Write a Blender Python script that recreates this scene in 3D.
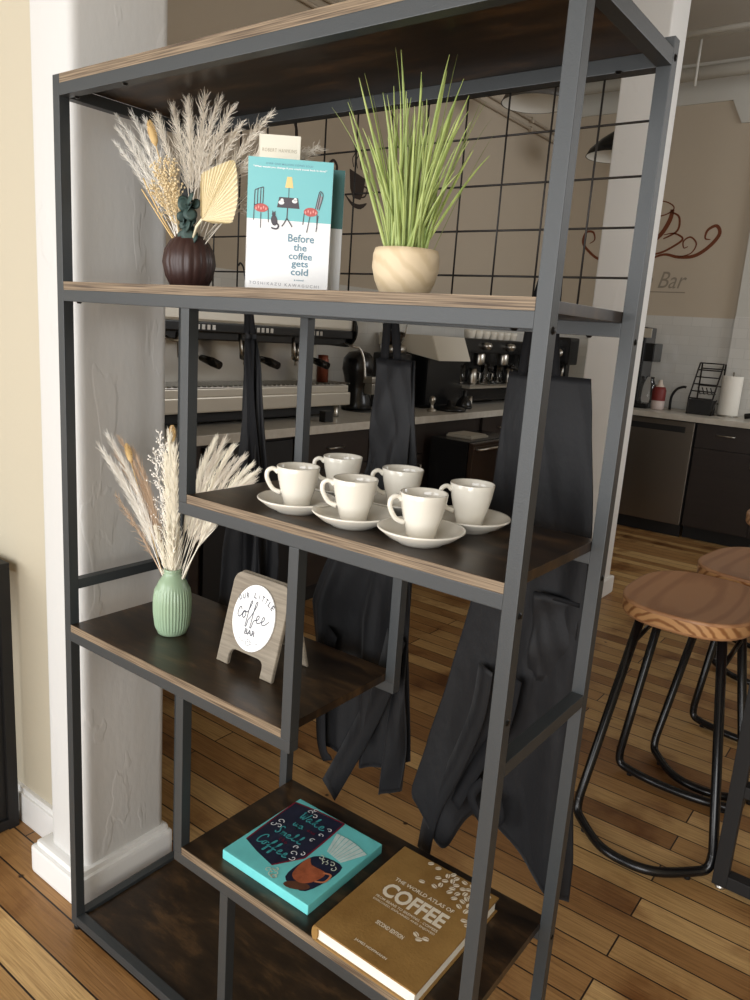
import bpy, bmesh, math, random
from mathutils import Vector, Matrix, Euler
random.seed(7)
for o in list(bpy.data.objects): bpy.data.objects.remove(o)
SC = bpy.context.scene
COL = SC.collection

# ------------------------------------------------------------------ camera
cam_d = bpy.data.cameras.new('camera'); cam = bpy.data.objects.new('camera', cam_d); COL.objects.link(cam)
cam_d.sensor_fit = 'VERTICAL'; cam_d.sensor_height = 36.0; cam_d.lens = 758.15 / 1000 * 36.0
cam_d.clip_start = 0.05; cam_d.clip_end = 60
_r = Vector((0.7951993, 0.6025406, 0.0678439)); _u = Vector((-0.1851459, 0.1347403, 0.97343)); _f = Vector((-0.5773899, 0.7866319, -0.2187033))
cam.matrix_world = Matrix(((_r.x, _u.x, -_f.x, 1.37206), (_r.y, _u.y, -_f.y, -0.81488), (_r.z, _u.z, -_f.z, 1.37742), (0, 0, 0, 1)))
SC.camera = cam

# ------------------------------------------------------------------ light, world, exposure
SC.view_settings.view_transform = 'Standard'; SC.view_settings.look = 'None'
SC.view_settings.gamma = 1; SC.view_settings.use_curve_mapping = False
SC.view_settings.exposure = 0.0
W = bpy.data.worlds.new('world'); SC.world = W; W.use_nodes = True
W.node_tree.nodes['Background'].inputs[0].default_value = (0.92, 0.96, 1.0, 1)
W.node_tree.nodes['Background'].inputs[1].default_value = 1.2

def area_light(name, loc, rot, sx, sy, power, col):
    d = bpy.data.lights.new(name, 'AREA'); d.shape = 'RECTANGLE'; d.size = sx; d.size_y = sy; d.energy = power; d.color = col
    o = bpy.data.objects.new(name, d); COL.objects.link(o); o.location = loc; o.rotation_euler = rot
    return o
# daylight entering by the two shop-front windows behind the viewer
area_light('window_or_added_light', (-1.75, -3.30, 1.48), (math.radians(90), 0, 0), 2.6, 2.6, 98, (1.0, 1.0, 1.0))
area_light('window_or_added_light', (1.75, -3.30, 1.48), (math.radians(90), 0, 0), 2.6, 2.6, 122, (1.0, 1.0, 1.0))
# unseen area light added high on the right to brighten the back wall
area_light('window_or_added_light', (3.40, 4.1, 2.45), (0, math.radians(90), 0), 1.2, 2.4, 42, (0.97, 0.98, 1.0))

# ------------------------------------------------------------------ helpers
def V(*a): return Vector(a)
class MB:
    """collects shapes into one mesh"""
    def __init__(s): s.bm = bmesh.new()
    def box(s, x0, x1, y0, y1, z0, z1, bev=0.0, mat=None, mi=0):
        b = bmesh.new()
        bmesh.ops.create_cube(b, size=1)
        for v in b.verts:
            v.co = V(x0 + (v.co.x + .5) * (x1 - x0), y0 + (v.co.y + .5) * (y1 - y0), z0 + (v.co.z + .5) * (z1 - z0))
        if bev > 0: bmesh.ops.bevel(b, geom=b.edges[:], offset=bev, segments=2, affect='EDGES', profile=0.7)
        s.merge(b, mat, mi); return s
    def merge(s, b, mat=None, mi=0):
        if mat is not None: bmesh.ops.transform(b, matrix=mat, verts=b.verts[:])
        for f in b.faces: f.material_index = mi
        me = bpy.data.meshes.new('t'); b.to_mesh(me); b.free(); s.bm.from_mesh(me); bpy.data.meshes.remove(me)
    def lathe(s, prof, seg=32, c=(0, 0, 0), mod=None, mat=None, mi=0, sc=(1, 1)):
        b = bmesh.new(); rings = []
        for (r, z) in prof:
            ring = []
            if r < 1e-6: ring = [b.verts.new((c[0], c[1], c[2] + z))] * seg
            else:
                for k in range(seg):
                    a = 2 * math.pi * k / seg
                    rr = r * (mod(a, z) if mod else 1)
                    ring.append(b.verts.new((c[0] + rr * math.cos(a) * sc[0], c[1] + rr * math.sin(a) * sc[1], c[2] + z)))
            rings.append(ring)
        for i in range(len(rings) - 1):
            for k in range(seg):
                q = [rings[i][k], rings[i][(k + 1) % seg], rings[i + 1][(k + 1) % seg], rings[i + 1][k]]
                u = []
                for v in q:
                    if v not in u: u.append(v)
                if len(u) >= 3:
                    try: b.faces.new(u)
                    except ValueError: pass
        for f in b.faces: f.smooth = True
        s.merge(b, mat, mi); return s
    def tube(s, pts, r, seg=8, cap=True, closed=False, flat=None, mi=0, mat=None):
        b = bmesh.new(); pts = [Vector(p) for p in pts]; n = len(pts)
        rs = r if isinstance(r, (list, tuple)) else [r] * n
        rings = []; up = None
        for i in range(n):
            if closed: t = pts[(i + 1) % n] - pts[i - 1]
            else: t = pts[min(i + 1, n - 1)] - pts[max(i - 1, 0)]
            if t.length < 1e-9: t = V(0, 0, 1)
            t.normalize()
            if up is None:
                up = V(0, 0, 1) if abs(t.z) < .9 else V(1, 0, 0)
                if flat is not None: up = Vector(flat)
            x = t.cross(up)
            if x.length < 1e-6: x = t.orthogonal()
            x.normalize(); y = x.cross(t).normalized(); up = y if flat is None else Vector(flat)
            ring = []
            for k in range(seg):
                a = 2 * math.pi * (k + .5) / seg
                ring.append(b.verts.new(pts[i] + rs[i] * (x * math.cos(a) + y * math.sin(a))))
            rings.append(ring)
        m = n if closed else n - 1
        for i in range(m):
            for k in range(seg):
                f = b.faces.new([rings[i][k], rings[i][(k + 1) % seg], rings[(i + 1) % n][(k + 1) % seg], rings[(i + 1) % n][k]])
                f.smooth = seg > 4
        if cap and not closed:
            b.faces.new(rings[0][::-1]); b.faces.new(rings[-1])
        s.merge(b, mat, mi); return s
    def bar(s, p0, p1, w, h, up=(0, 0, 1), bev=0.0015):
        p0 = Vector(p0); p1 = Vector(p1); t = (p1 - p0); L = t.length; t.normalize()
        x = t.cross(Vector(up)).normalized(); y = x.cross(t)
        m = Matrix(((x.x, y.x, t.x, p0.x), (x.y, y.y, t.y, p0.y), (x.z, y.z, t.z, p0.z), (0, 0, 0, 1)))
        return s.box(-w / 2, w / 2, -h / 2, h / 2, 0, L, bev, m)
    def prism(s, poly, z0, z1, mat=None, mi=0, bev=0):
        b = bmesh.new(); n = len(poly)
        lo = [b.verts.new((p[0], p[1], z0)) for p in poly]; hi = [b.verts.new((p[0], p[1], z1)) for p in poly]
        b.faces.new(lo[::-1]); b.faces.new(hi)
        for i in range(n): b.faces.new([lo[i], lo[(i + 1) % n], hi[(i + 1) % n], hi[i]])
        bmesh.ops.recalc_face_normals(b, faces=b.faces[:])
        if bev: bmesh.ops.bevel(b, geom=[e for e in b.edges if abs(e.verts[0].co.z - e.verts[1].co.z) < 1e-7], offset=bev, segments=2, affect='EDGES')
        s.merge(b, mat, mi); return s
    def grid(s, fn, nu, nv, smooth=True, mi=0):
        b = bmesh.new(); g = [[b.verts.new(fn(i / nu, j / nv)) for j in range(nv + 1)] for i in range(nu + 1)]
        for i in range(nu):
            for j in range(nv):
                f = b.faces.new([g[i][j], g[i + 1][j], g[i + 1][j + 1], g[i][j + 1]]); f.smooth = smooth
        s.merge(b, None, mi); return s
    def build(s, name, mats, parent=None, recalc=True, label=None, kind=None):
        if recalc: bmesh.ops.recalc_face_normals(s.bm, faces=s.bm.faces[:])
        me = bpy.data.meshes.new(name); s.bm.to_mesh(me); s.bm.free()
        for m in (mats if isinstance(mats, (list, tuple)) else [mats]): me.materials.append(m)
        o = bpy.data.objects.new(name, me); COL.objects.link(o)
        if parent is not None: o.parent = parent
        if label: o['label'] = label
        if kind: o['kind'] = kind
        return o

def thing(name, label, cat, loc=(0, 0, 0), rot=(0, 0, 0), group=None):
    o = bpy.data.objects.new(name, None); COL.objects.link(o); o.empty_display_size = .05
    o.location = loc; o.rotation_euler = rot; o['label'] = label; o['category'] = cat
    if group: o['group'] = group
    return o
def tag(o, label, cat, group=None, loc=None):
    o['label'] = label; o['category'] = cat
    if group: o['group'] = group
    if loc is not None: o.location = loc
    return o
def struct(o): o['kind'] = 'structure'; return o
def dup(root, loc=None, rot=None, label=None):
    r = root.copy(); COL.objects.link(r)
    if loc is not None: r.location = loc
    if rot is not None: r.rotation_euler = rot
    if label: r['label'] = label
    for ch in root.children:
        c = ch.copy(); COL.objects.link(c); c.parent = r
        for g in ch.children:
            d = g.copy(); COL.objects.link(d); d.parent = c
    return r
def smooth_pts(P, n=6, closed=False):
    P = [Vector(p) for p in P]; out = []; N = len(P)
    for i in range(N if closed else N - 1):
        if closed: a, b, c, d = P[i - 1], P[i], P[(i + 1) % N], P[(i + 2) % N]
        else: a, b, c, d = P[max(i - 1, 0)], P[i], P[i + 1], P[min(i + 2, N - 1)]
        for k in range(n):
            t = k / n
            out.append(.5 * ((2 * b) + (c - a) * t + (2 * a - 5 * b + 4 * c - d) * t * t + (3 * b - a - 3 * c + d) * t ** 3))
    if not closed: out.append(P[-1])
    return out

# ------------------------------------------------------------------ materials
def srgb(r, g, b):
    def c(x):
        x /= 255
        return x / 12.92 if x <= .04045 else ((x + .055) / 1.055) ** 2.4
    return (c(r), c(g), c(b), 1)
def mat(name, col, rough=.5, metal=0, spec=.5, bump=0, bscale=40, var=0, vscale=8, stretch=(1, 1, 1), trans=0, ior=1.45, col2=None, coat=0, sheen=0, emit=0):
    m = bpy.data.materials.new(name); m.use_nodes = True; nt = m.node_tree; P = nt.nodes['Principled BSDF']
    P.inputs['Base Color'].default_value = col; P.inputs['Roughness'].default_value = rough; P.inputs['Metallic'].default_value = metal
    P.inputs['Specular IOR Level'].default_value = spec; P.inputs['Transmission Weight'].default_value = trans; P.inputs['IOR'].default_value = ior
    P.inputs['Coat Weight'].default_value = coat; P.inputs['Sheen Weight'].default_value = sheen
    if emit: P.inputs['Emission Color'].default_value = col; P.inputs['Emission Strength'].default_value = emit
    tc = nt.nodes.new('ShaderNodeTexCoord'); mp = nt.nodes.new('ShaderNodeMapping'); mp.inputs['Scale'].default_value = stretch
    nt.links.new(tc.outputs['Object'], mp.inputs['Vector'])
    if var or col2:
        n = nt.nodes.new('ShaderNodeTexNoise'); n.inputs['Scale'].default_value = vscale; n.inputs['Detail'].default_value = 6; n.inputs['Roughness'].default_value = .6
        nt.links.new(mp.outputs[0], n.inputs['Vector'])
        cr = nt.nodes.new('ShaderNodeValToRGB'); cr.color_ramp.elements[0].position = .32; cr.color_ramp.elements[1].position = .68
        c2 = col2 or tuple(min(1, x * (1 + var)) for x in col[:3]) + (1,)
        c1 = col if col2 else tuple(x * (1 - var) for x in col[:3]) + (1,)
        cr.color_ramp.elements[0].color = c1; cr.color_ramp.elements[1].color = c2
        nt.links.new(n.outputs[0], cr.inputs[0]); nt.links.new(cr.outputs[0], P.inputs['Base Color'])
    if bump:
        n2 = nt.nodes.new('ShaderNodeTexNoise'); n2.inputs['Scale'].default_value = bscale; n2.inputs['Detail'].default_value = 5
        nt.links.new(mp.outputs[0], n2.inputs['Vector'])
        bp = nt.nodes.new('ShaderNodeBump'); bp.inputs['Strength'].default_value = min(1, bump); bp.inputs['Distance'].default_value = .004
        nt.links.new(n2.outputs[0], bp.inputs['Height']); nt.links.new(bp.outputs[0], P.inputs['Normal'])
    return m

M = {}
M['metal'] = mat('grey_powder_coat', srgb(44, 48, 50), .48, .0, .8, bump=.08, bscale=400)
M['bolt'] = mat('black_bolt', srgb(25, 25, 26), .3, .6)
M['wire'] = mat('black_wire', srgb(40, 36, 33), .5, .2)
M['white_wall'] = mat('cream_wall_paint', srgb(188, 179, 158), .75, bump=.15, bscale=60)
M['tan_wall'] = mat('tan_wall_paint', srgb(192, 179, 160), .8, bump=.1, bscale=60)
M['grey_wall'] = mat('pale_grey_paint', srgb(200, 198, 190), .8)
M['ceiling'] = mat('ceiling_paint', srgb(176, 168, 156), .85)
M['trim'] = mat('white_trim_paint', srgb(230, 229, 226), .45, bump=.2, bscale=20)
M['cotton'] = mat('black_apron_cloth', srgb(12, 12, 15), .62, spec=.36, bump=1, bscale=16, stretch=(1.6, 1.6, .8), sheen=.05)
M['cotton_dark'] = mat('black_apron_trim', srgb(22, 22, 24), .8, spec=.2)
M['porcelain'] = mat('white_porcelain', srgb(226, 221, 209), .12, spec=.6, coat=.3)
M['black_gloss'] = mat('black_plastic', srgb(18, 18, 19), .25)
M['black_matte'] = mat('black_matte', srgb(22, 21, 21), .6)
M['steel'] = mat('brushed_steel', srgb(190, 186, 178), .28, 1.0, bump=.05, bscale=200, stretch=(1, 30, 1))
M['steel_light'] = mat('satin_steel', srgb(205, 198, 184), .4, .7)
M['cabinet'] = mat('dark_cabinet', srgb(42, 34, 30), .4, var=.15, vscale=3, stretch=(1, 1, 8))
M['dark_steel'] = mat('dark_stainless', srgb(120, 112, 102), .35, .9, bump=.05, bscale=150, stretch=(30, 1, 1))
M['quartz'] = mat('pale_quartz', srgb(205, 200, 190), .3, col2=srgb(188, 182, 170), vscale=20)
M['glass'] = mat('clear_glass', (1, 1, 1, 1), .02, trans=1, ior=1.45)
M['paper'] = mat('book_paper', srgb(232, 228, 216), .8, bump=.3, bscale=300, stretch=(1, 1, 6))
M['beans'] = mat('coffee_beans', srgb(40, 24, 14), .4, bump=1, bscale=150)

def noise_bump_paint(name, col, rough=.55):
    """many coats of old paint: broad dents, vertical cracks and chips in relief"""
    m = bpy.data.materials.new(name); m.use_nodes = True; nt = m.node_tree; P = nt.nodes['Principled BSDF']; L = nt.links
    P.inputs['Base Color'].default_value = col; P.inputs['Roughness'].default_value = rough
    tc = nt.nodes.new('ShaderNodeTexCoord'); mp = nt.nodes.new('ShaderNodeMapping'); mp.inputs['Scale'].default_value = (1, 1, .4); L.new(tc.outputs['Object'], mp.inputs['Vector'])
    n1 = nt.nodes.new('ShaderNodeTexNoise'); n1.inputs['Scale'].default_value = 11; n1.inputs['Detail'].default_value = 3; n1.inputs['Distortion'].default_value = .3; L.new(mp.outputs[0], n1.inputs['Vector'])
    r1 = nt.nodes.new('ShaderNodeValToRGB'); r1.color_ramp.elements[0].position = .60; r1.color_ramp.elements[1].position = .63; L.new(n1.outputs[0], r1.inputs[0])
    n2 = nt.nodes.new('ShaderNodeTexNoise'); n2.inputs['Scale'].default_value = 60; n2.inputs['Detail'].default_value = 3; L.new(mp.outputs[0], n2.inputs['Vector'])
    mx = nt.nodes.new('ShaderNodeMath'); mx.operation = 'MULTIPLY_ADD'; L.new(r1.outputs[0], mx.inputs[0]); mx.inputs[1].default_value = 1.2; L.new(n2.outputs[0], mx.inputs[2])
    b = nt.nodes.new('ShaderNodeBump'); b.inputs['Strength'].default_value = .24; b.inputs['Distance'].default_value = .003; L.new(mx.outputs[0], b.inputs['Height']); L.new(b.outputs[0], P.inputs['Normal'])
    return m
M['column'] = noise_bump_paint('old_white_column_paint', srgb(232, 231, 228))

def floor_material():
    m = bpy.data.materials.new('worn_plank_floor'); m.use_nodes = True; nt = m.node_tree; P = nt.nodes['Principled BSDF']; L = nt.links; N = nt.nodes.new
    tc = N('ShaderNodeTexCoord'); mp = N('ShaderNodeMapping'); mp.inputs['Location'].default_value = (.37, -.010, 0); L.new(tc.outputs['Object'], mp.inputs['Vector'])
    br = N('ShaderNodeTexBrick'); br.inputs['Scale'].default_value = 1; br.inputs['Brick Width'].default_value = 1.35; br.inputs['Row Height'].default_value = .0822
    br.inputs['Mortar Size'].default_value = .0024; br.inputs['Mortar Smooth'].default_value = .3; br.offset = .37; br.offset_frequency = 2; br.squash = 1
    br.inputs['Color1'].default_value = (0, 0, 0, 1); br.inputs['Color2'].default_value = (1, 1, 1, 1); br.inputs['Mortar'].default_value = (.5, .5, .5, 1); L.new(mp.outputs[0], br.inputs['Vector'])
    pal = N('ShaderNodeValToRGB'); e = pal.color_ramp.elements; e[0].position = 0; e[0].color = srgb(142, 102, 60); e[1].position = 1; e[1].color = srgb(212, 176, 122)
    x = e.new(.35); x.color = srgb(170, 129, 80); x = e.new(.7); x.color = srgb(196, 160, 106); L.new(br.outputs['Color'], pal.inputs[0])
    # grain
    mg = N('ShaderNodeMapping'); mg.inputs['Scale'].default_value = (2.2, 60, 1); L.new(tc.outputs['Object'], mg.inputs['Vector'])
    ng = N('ShaderNodeTexNoise'); ng.inputs['Scale'].default_value = 3.2; ng.inputs['Detail'].default_value = 8; ng.inputs['Distortion'].default_value = .8; L.new(mg.outputs[0], ng.inputs['Vector'])
    gr = N('ShaderNodeValToRGB'); gr.color_ramp.elements[0].position = .3; gr.color_ramp.elements[0].color = srgb(200, 190, 180); gr.color_ramp.elements[1].position = .6; gr.color_ramp.elements[1].color = (1, 1, 1, 1); L.new(ng.outputs[0], gr.inputs[0])
    m1 = N('ShaderNodeMix'); m1.data_type = 'RGBA'; m1.blend_type = 'MULTIPLY'; m1.inputs[0].default_value = .8; L.new(pal.outputs[0], m1.inputs[6]); L.new(gr.outputs[0], m1.inputs[7])
    # dark stains and knots
    ns = N('ShaderNodeTexNoise'); ns.inputs['Scale'].default_value = 5; ns.inputs['Detail'].default_value = 6; L.new(tc.outputs['Object'], ns.inputs['Vector'])
    rs = N('ShaderNodeValToRGB'); rs.color_ramp.elements[0].position = .30; rs.color_ramp.elements[0].color = srgb(188, 166, 148); rs.color_ramp.elements[1].position = .48; rs.color_ramp.elements[1].color = (1, 1, 1, 1); L.new(ns.outputs[0], rs.inputs[0])
    m2 = N('ShaderNodeMix'); m2.data_type = 'RGBA'; m2.blend_type = 'MULTIPLY'; m2.inputs[0].default_value = 1; L.new(m1.outputs[2], m2.inputs[6]); L.new(rs.outputs[0], m2.inputs[7])
    vo = N('ShaderNodeTexVoronoi'); vo.inputs['Scale'].default_value = 7.5; vo.inputs['Randomness'].default_value = 1; L.new(tc.outputs['Object'], vo.inputs['Vector'])
    rv = N('ShaderNodeValToRGB'); rv.color_ramp.elements[0].position = .035; rv.color_ramp.elements[0].color = srgb(60, 36, 20); rv.color_ramp.elements[1].position = .07; rv.color_ramp.elements[1].color = (1, 1, 1, 1); L.new(vo.outputs['Distance'], rv.inputs[0])
    m4 = N('ShaderNodeMix'); m4.data_type = 'RGBA'; m4.blend_type = 'MULTIPLY'; m4.inputs[0].default_value = 1; L.new(m2.outputs[2], m4.inputs[6]); L.new(rv.outputs[0], m4.inputs[7])
    m3 = N('ShaderNodeMix'); m3.data_type = 'RGBA'; L.new(br.outputs['Fac'], m3.inputs[0]); L.new(m4.outputs[2], m3.inputs[6]); m3.inputs[7].default_value = srgb(38, 24, 14)
    L.new(m3.outputs[2], P.inputs['Base Color']); P.inputs['Roughness'].default_value = .42; P.inputs['Specular IOR Level'].default_value = .4
    bh = N('ShaderNodeMath'); bh.operation = 'MULTIPLY_ADD'; L.new(br.outputs['Fac'], bh.inputs[0]); bh.inputs[1].default_value = -1.2; L.new(ng.outputs[0], bh.inputs[2])
    b = N('ShaderNodeBump'); b.inputs['Strength'].default_value = .35; b.inputs['Distance'].default_value = .003; L.new(bh.outputs[0], b.inputs['Height']); L.new(b.outputs[0], P.inputs['Normal'])
    return m
M['floor'] = floor_material()

def board_material():
    """rustic dark-brown board; its front edge shows a paler streaky edge band"""
    m = bpy.data.materials.new('rustic_brown_board'); m.use_nodes = True; nt = m.node_tree; P = nt.nodes['Principled BSDF']; L = nt.links; N = nt.nodes.new
    tc = N('ShaderNodeTexCoord'); mp = N('ShaderNodeMapping'); mp.inputs['Scale'].default_value = (5, 16, 5); L.new(tc.outputs['Object'], mp.inputs['Vector'])
    n = N('ShaderNodeTexNoise'); n.inputs['Scale'].default_value = 1.5; n.inputs['Detail'].default_value = 10; n.inputs['Distortion'].default_value = .3; n.inputs['Roughness'].default_value = .65; L.new(mp.outputs[0], n.inputs['Vector'])
    r = N('ShaderNodeValToRGB'); e = r.color_ramp.elements; e[0].position = .34; e[0].color = srgb(26, 19, 12); e[1].position = .74; e[1].color = srgb(92, 68, 42); x = e.new(.52); x.color = srgb(48, 35, 22); L.new(n.outputs[0], r.inputs[0])
    L.new(r.outputs[0], P.inputs['Base Color']); P.inputs['Roughness'].default_value = .34; P.inputs['Specular IOR Level'].default_value = .5
    return m
M['board'] = board_material()
def edge_material():
    m = bpy.data.materials.new('streaky_edge_band'); m.use_nodes = True; nt = m.node_tree; P = nt.nodes['Principled BSDF']; L = nt.links; N = nt.nodes.new
    tc = N('ShaderNodeTexCoord'); mp = N('ShaderNodeMapping'); mp.inputs['Scale'].default_value = (7, 1, 520); L.new(tc.outputs['Object'], mp.inputs['Vector'])
    n = N('ShaderNodeTexNoise'); n.inputs['Scale'].default_value = 1; n.inputs['Detail'].default_value = 5; L.new(mp.outputs[0], n.inputs['Vector'])
    r = N('ShaderNodeValToRGB'); e = r.color_ramp.elements; e[0].position = .36; e[0].color = srgb(72, 57, 43); e[1].position = .62; e[1].color = srgb(142, 123, 99); L.new(n.outputs[0], r.inputs[0])
    L.new(r.outputs[0], P.inputs['Base Color']); P.inputs['Roughness'].default_value = .6
    return m
M['edge'] = edge_material()
def tile_material():
    m = bpy.data.materials.new('white_subway_tile'); m.use_nodes = True; nt = m.node_tree; P = nt.nodes['Principled BSDF']; L = nt.links; N = nt.nodes.new
    tc = N('ShaderNodeTexCoord'); sp = N('ShaderNodeSeparateXYZ'); cb = N('ShaderNodeCombineXYZ'); ad = N('ShaderNodeMath'); L.new(tc.outputs['Object'], sp.inputs[0])
    L.new(sp.outputs[0], ad.inputs[0]); L.new(sp.outputs[1], ad.inputs[1]); L.new(ad.outputs[0], cb.inputs[0]); L.new(sp.outputs[2], cb.inputs[1])
    br = N('ShaderNodeTexBrick'); br.inputs['Scale'].default_value = 1; br.inputs['Brick Width'].default_value = .15; br.inputs['Row Height'].default_value = .075; br.inputs['Mortar Size'].default_value = .002
    br.inputs['Color1'].default_value = srgb(214, 212, 206); br.inputs['Color2'].default_value = srgb(206, 204, 198); br.inputs['Mortar'].default_value = srgb(200, 198, 192); L.new(cb.outputs[0], br.inputs['Vector'])
    L.new(br.outputs['Color'], P.inputs['Base Color']); P.inputs['Roughness'].default_value = .12
    n = N('ShaderNodeTexNoise'); n.inputs['Scale'].default_value = 9; L.new(tc.outputs['Object'], n.inputs['Vector']); b = N('ShaderNodeBump'); b.inputs['Strength'].default_value = .25; b.inputs['Distance'].default_value = .01
    L.new(n.outputs[0], b.inputs['Height']); L.new(b.outputs[0], P.inputs['Normal'])
    return m
M['tile'] = tile_material()
def ring_wood(name, c1, c2, scale=26, sx=(1, .12, 1.6), rough=.45, loc=(.03, 0, .06)):
    m = bpy.data.materials.new(name); m.use_nodes = True; nt = m.node_tree; P = nt.nodes['Principled BSDF']; L = nt.links; N = nt.nodes.new
    tc = N('ShaderNodeTexCoord'); mp = N('ShaderNodeMapping'); mp.inputs['Scale'].default_value = sx; mp.inputs['Location'].default_value = loc; L.new(tc.outputs['Object'], mp.inputs['Vector'])
    w = N('ShaderNodeTexWave'); w.wave_type = 'RINGS'; w.rings_direction = 'Y'; w.inputs['Scale'].default_value = scale; w.inputs['Distortion'].default_value = 3; w.inputs['Detail'].default_value = 3; w.inputs['Detail Scale'].default_value = 1.5; L.new(mp.outputs[0], w.inputs['Vector'])
    r = N('ShaderNodeValToRGB'); r.color_ramp.elements[0].color = c1; r.color_ramp.elements[1].color = c2; r.color_ramp.elements[0].position = .05; r.color_ramp.elements[1].position = .55; L.new(w.outputs[0], r.inputs[0])
    L.new(r.outputs[0], P.inputs['Base Color']); P.inputs['Roughness'].default_value = rough
    return m
M['seat_wood'] = ring_wood('warm_pine_seat', srgb(172, 124, 86), srgb(190, 142, 102), 12, (1, .10, 1), loc=(.02, 0, -.50))
M['seat_side'] = ring_wood('pine_seat_side', srgb(150, 100, 60), srgb(206, 158, 108), 15, (1, .5, 1), loc=(.02, 0, -.60))
M['pot_wood'] = ring_wood('pale_wood_pot', srgb(208, 186, 150), srgb(220, 199, 165), 22, (1, 1, .5), .6)

# ------------------------------------------------------------------ room shell
XL, YB, ZC = -1.6, 5.62, 3.5
struct(MB().box(-4.2, 3.6, -3.6, 5.9, -.12, 0).build('floor', M['floor']))
struct(MB().box(-4.2, 3.6, -3.6, 5.9, ZC, ZC + .12).build('ceiling', M['ceiling']))
struct(MB().box(XL - .12, XL, .285, 5.74, 0, ZC).build('wall_left', M['tan_wall']))
struct(MB().box(XL - .12, 3.6, YB, YB + .12, 0, ZC).build('wall_back', M['tan_wall']))
# partition: faces the viewer left of the shelf
struct(MB().box(-4.1, -.19, .135, .285, 0, ZC).build('wall_partition', M['white_wall']))
struct(MB().box(-4.2, -4.08, -3.6, .285, 0, ZC).build('wall_far_left', M['white_wall']))
# right side with an opening added for the high light (y 2.8..5.4)
w = MB().box(3.48, 3.6, -3.6, 2.8, 0, ZC).box(3.48, 3.6, 5.4, 5.74, 0, ZC).box(3.48, 3.6, 2.8, 5.4, 0, 1.8).box(3.48, 3.6, 2.8, 5.4, 3.1, ZC)
struct(w.build('wall_right', M['white_wall']))
# front with two shop windows
w = MB().box(-4.2, -3.1, -3.6, -3.48, 0, ZC).box(-.4, .4, -3.6, -3.48, 0, ZC).box(3.1, 3.6, -3.6, -3.48, 0, ZC)
w.box(-3.1, 3.1, -3.6, -3.48, 0, .15).box(-3.1, 3.1, -3.6, -3.48, 2.8, ZC)
struct(w.build('wall_front', M['white_wall']))
for i, (x0, x1) in enumerate(((-3.1, -.4), (.4, 3.1))):
    fr = struct(MB().box(x0, x0 + .06, -3.58, -3.5, .15, 2.8).box(x1 - .06, x1, -3.58, -3.5, .15, 2.8).box(x0, x1, -3.58, -3.5, .15, .21).box(x0, x1, -3.58, -3.5, 2.74, 2.8).box((x0 + x1) / 2 - .03, (x0 + x1) / 2 + .03, -3.58, -3.5, .21, 2.74).build('window_%d' % (i + 1), M['trim']))
fr = struct(MB().box(3.5, 3.58, 2.8, 2.86, 1.8, 3.1).box(3.5, 3.58, 5.34, 5.4, 1.8, 3.1).box(3.5, 3.58, 2.8, 5.4, 1.8, 1.86).box(3.5, 3.58, 2.8, 5.4, 3.04, 3.1).box(3.5, 3.58, 4.07, 4.13, 1.86, 3.04).build('window_3', M['trim']))  # unseen window frame added around the high light
# baseboard of the partition
struct(MB().box(-4.08, -.23, .118, .14, 0, .085, .004).box(-4.08, -.23, .124, .14, .08, .10, .003).build('baseboard_left', M['trim']))
# near column (slightly rounded, uneven old paint) on a plinth
def column(name, x0, x1, y0, y1, px, h=ZC, rb=.022, rough_edges=True):
    m = MB(); b = bmesh.new(); rnd = random.Random(3)
    n = 5; zs = [i * h / 70 for i in range(71)]
    corners = [(x1 - rb, y0 + rb, -90), (x1 - rb, y1 - rb, 0), (x0 + rb, y1 - rb, 90), (x0 + rb, y0 + rb, 180)]
    rings = []
    for z in zs:
        ring = []
        for ci, (cx, cy, a0) in enumerate(corners):
            jr = rb * (1 + (.12 * math.sin(z * 9 + ci) + .10 * math.sin(z * 23 + 2 * ci) if rough_edges and ci == 0 else 0))
            for k in range(n):
                a = math.radians(a0 + 90 * k / (n - 1))
                ring.append(b.verts.new((cx + (rb + (jr - rb) * .35) * math.cos(a), cy + (rb + (jr - rb) * .35) * math.sin(a), z)))
        rings.append(ring)
    N_ = len(rings[0])
    for i in range(len(rings) - 1):
        for k in range(N_): f = b.faces.new([rings[i][k], rings[i][(k + 1) % N_], rings[i + 1][(k + 1) % N_], rings[i + 1][k]]); f.smooth = True
    b.faces.new(rings[0][::-1]); b.faces.new(rings[-1])
    m.merge(b)
    c = struct(m.build(name, M['near_column' if rough_edges else 'column'])); return c
M['near_column'] = noise_bump_paint('old_white_column_paint_toned_down', srgb(204, 203, 200))  # same column paint, darkened in colour to offset the strong light on it
column('trim_1', -.205, -.052, .068, .30, None)
struct(MB().box(-.238, -.031, .036, .308, 0, .074, .009).box(-.228, -.040, .046, .302, .066, .088, .008).build('trim_2', M['trim']))
column('trim_3', -.195, .02, 3.1, 3.34, None, rb=.012, rough_edges=False)
struct(MB().box(-.225, .036, 3.075, 3.375, 0, .10, .012).build('trim_4', M['trim']))
# pale upper band of the back and side walls, and the protruding white wall on the right
bw = MB()
bw.prism([(XL + .02, 3.215), (-.31, 3.215), (-.225, 3.05), (2.2, 3.05), (2.2, ZC), (XL + .02, ZC)], 0, .02, Matrix(((1, 0, 0, 0), (0, 0, -1, YB), (0, 1, 0, 0), (0, 0, 0, 1))))
struct(bw.build('trim_5', M['grey_wall']))
struct(MB().box(XL, XL + .02, 3.9, YB, 3.2, ZC).build('trim_6', M['grey_wall']))
struct(MB().box(-.035, 3.48, 5.565, YB, 1.66, 3.05).build('trim_7', M['grey_wall']))
struct(MB().box(XL + .012, -.035, YB - .012, YB, .92, 1.645).box(-.035, 2.2, 5.553, YB, .92, 1.66).build('trim_8', M['tile']))
struct(MB().box(XL, XL + .012, .6, YB - .012, .92, 1.62).build('trim_9', M['tile']))

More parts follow.
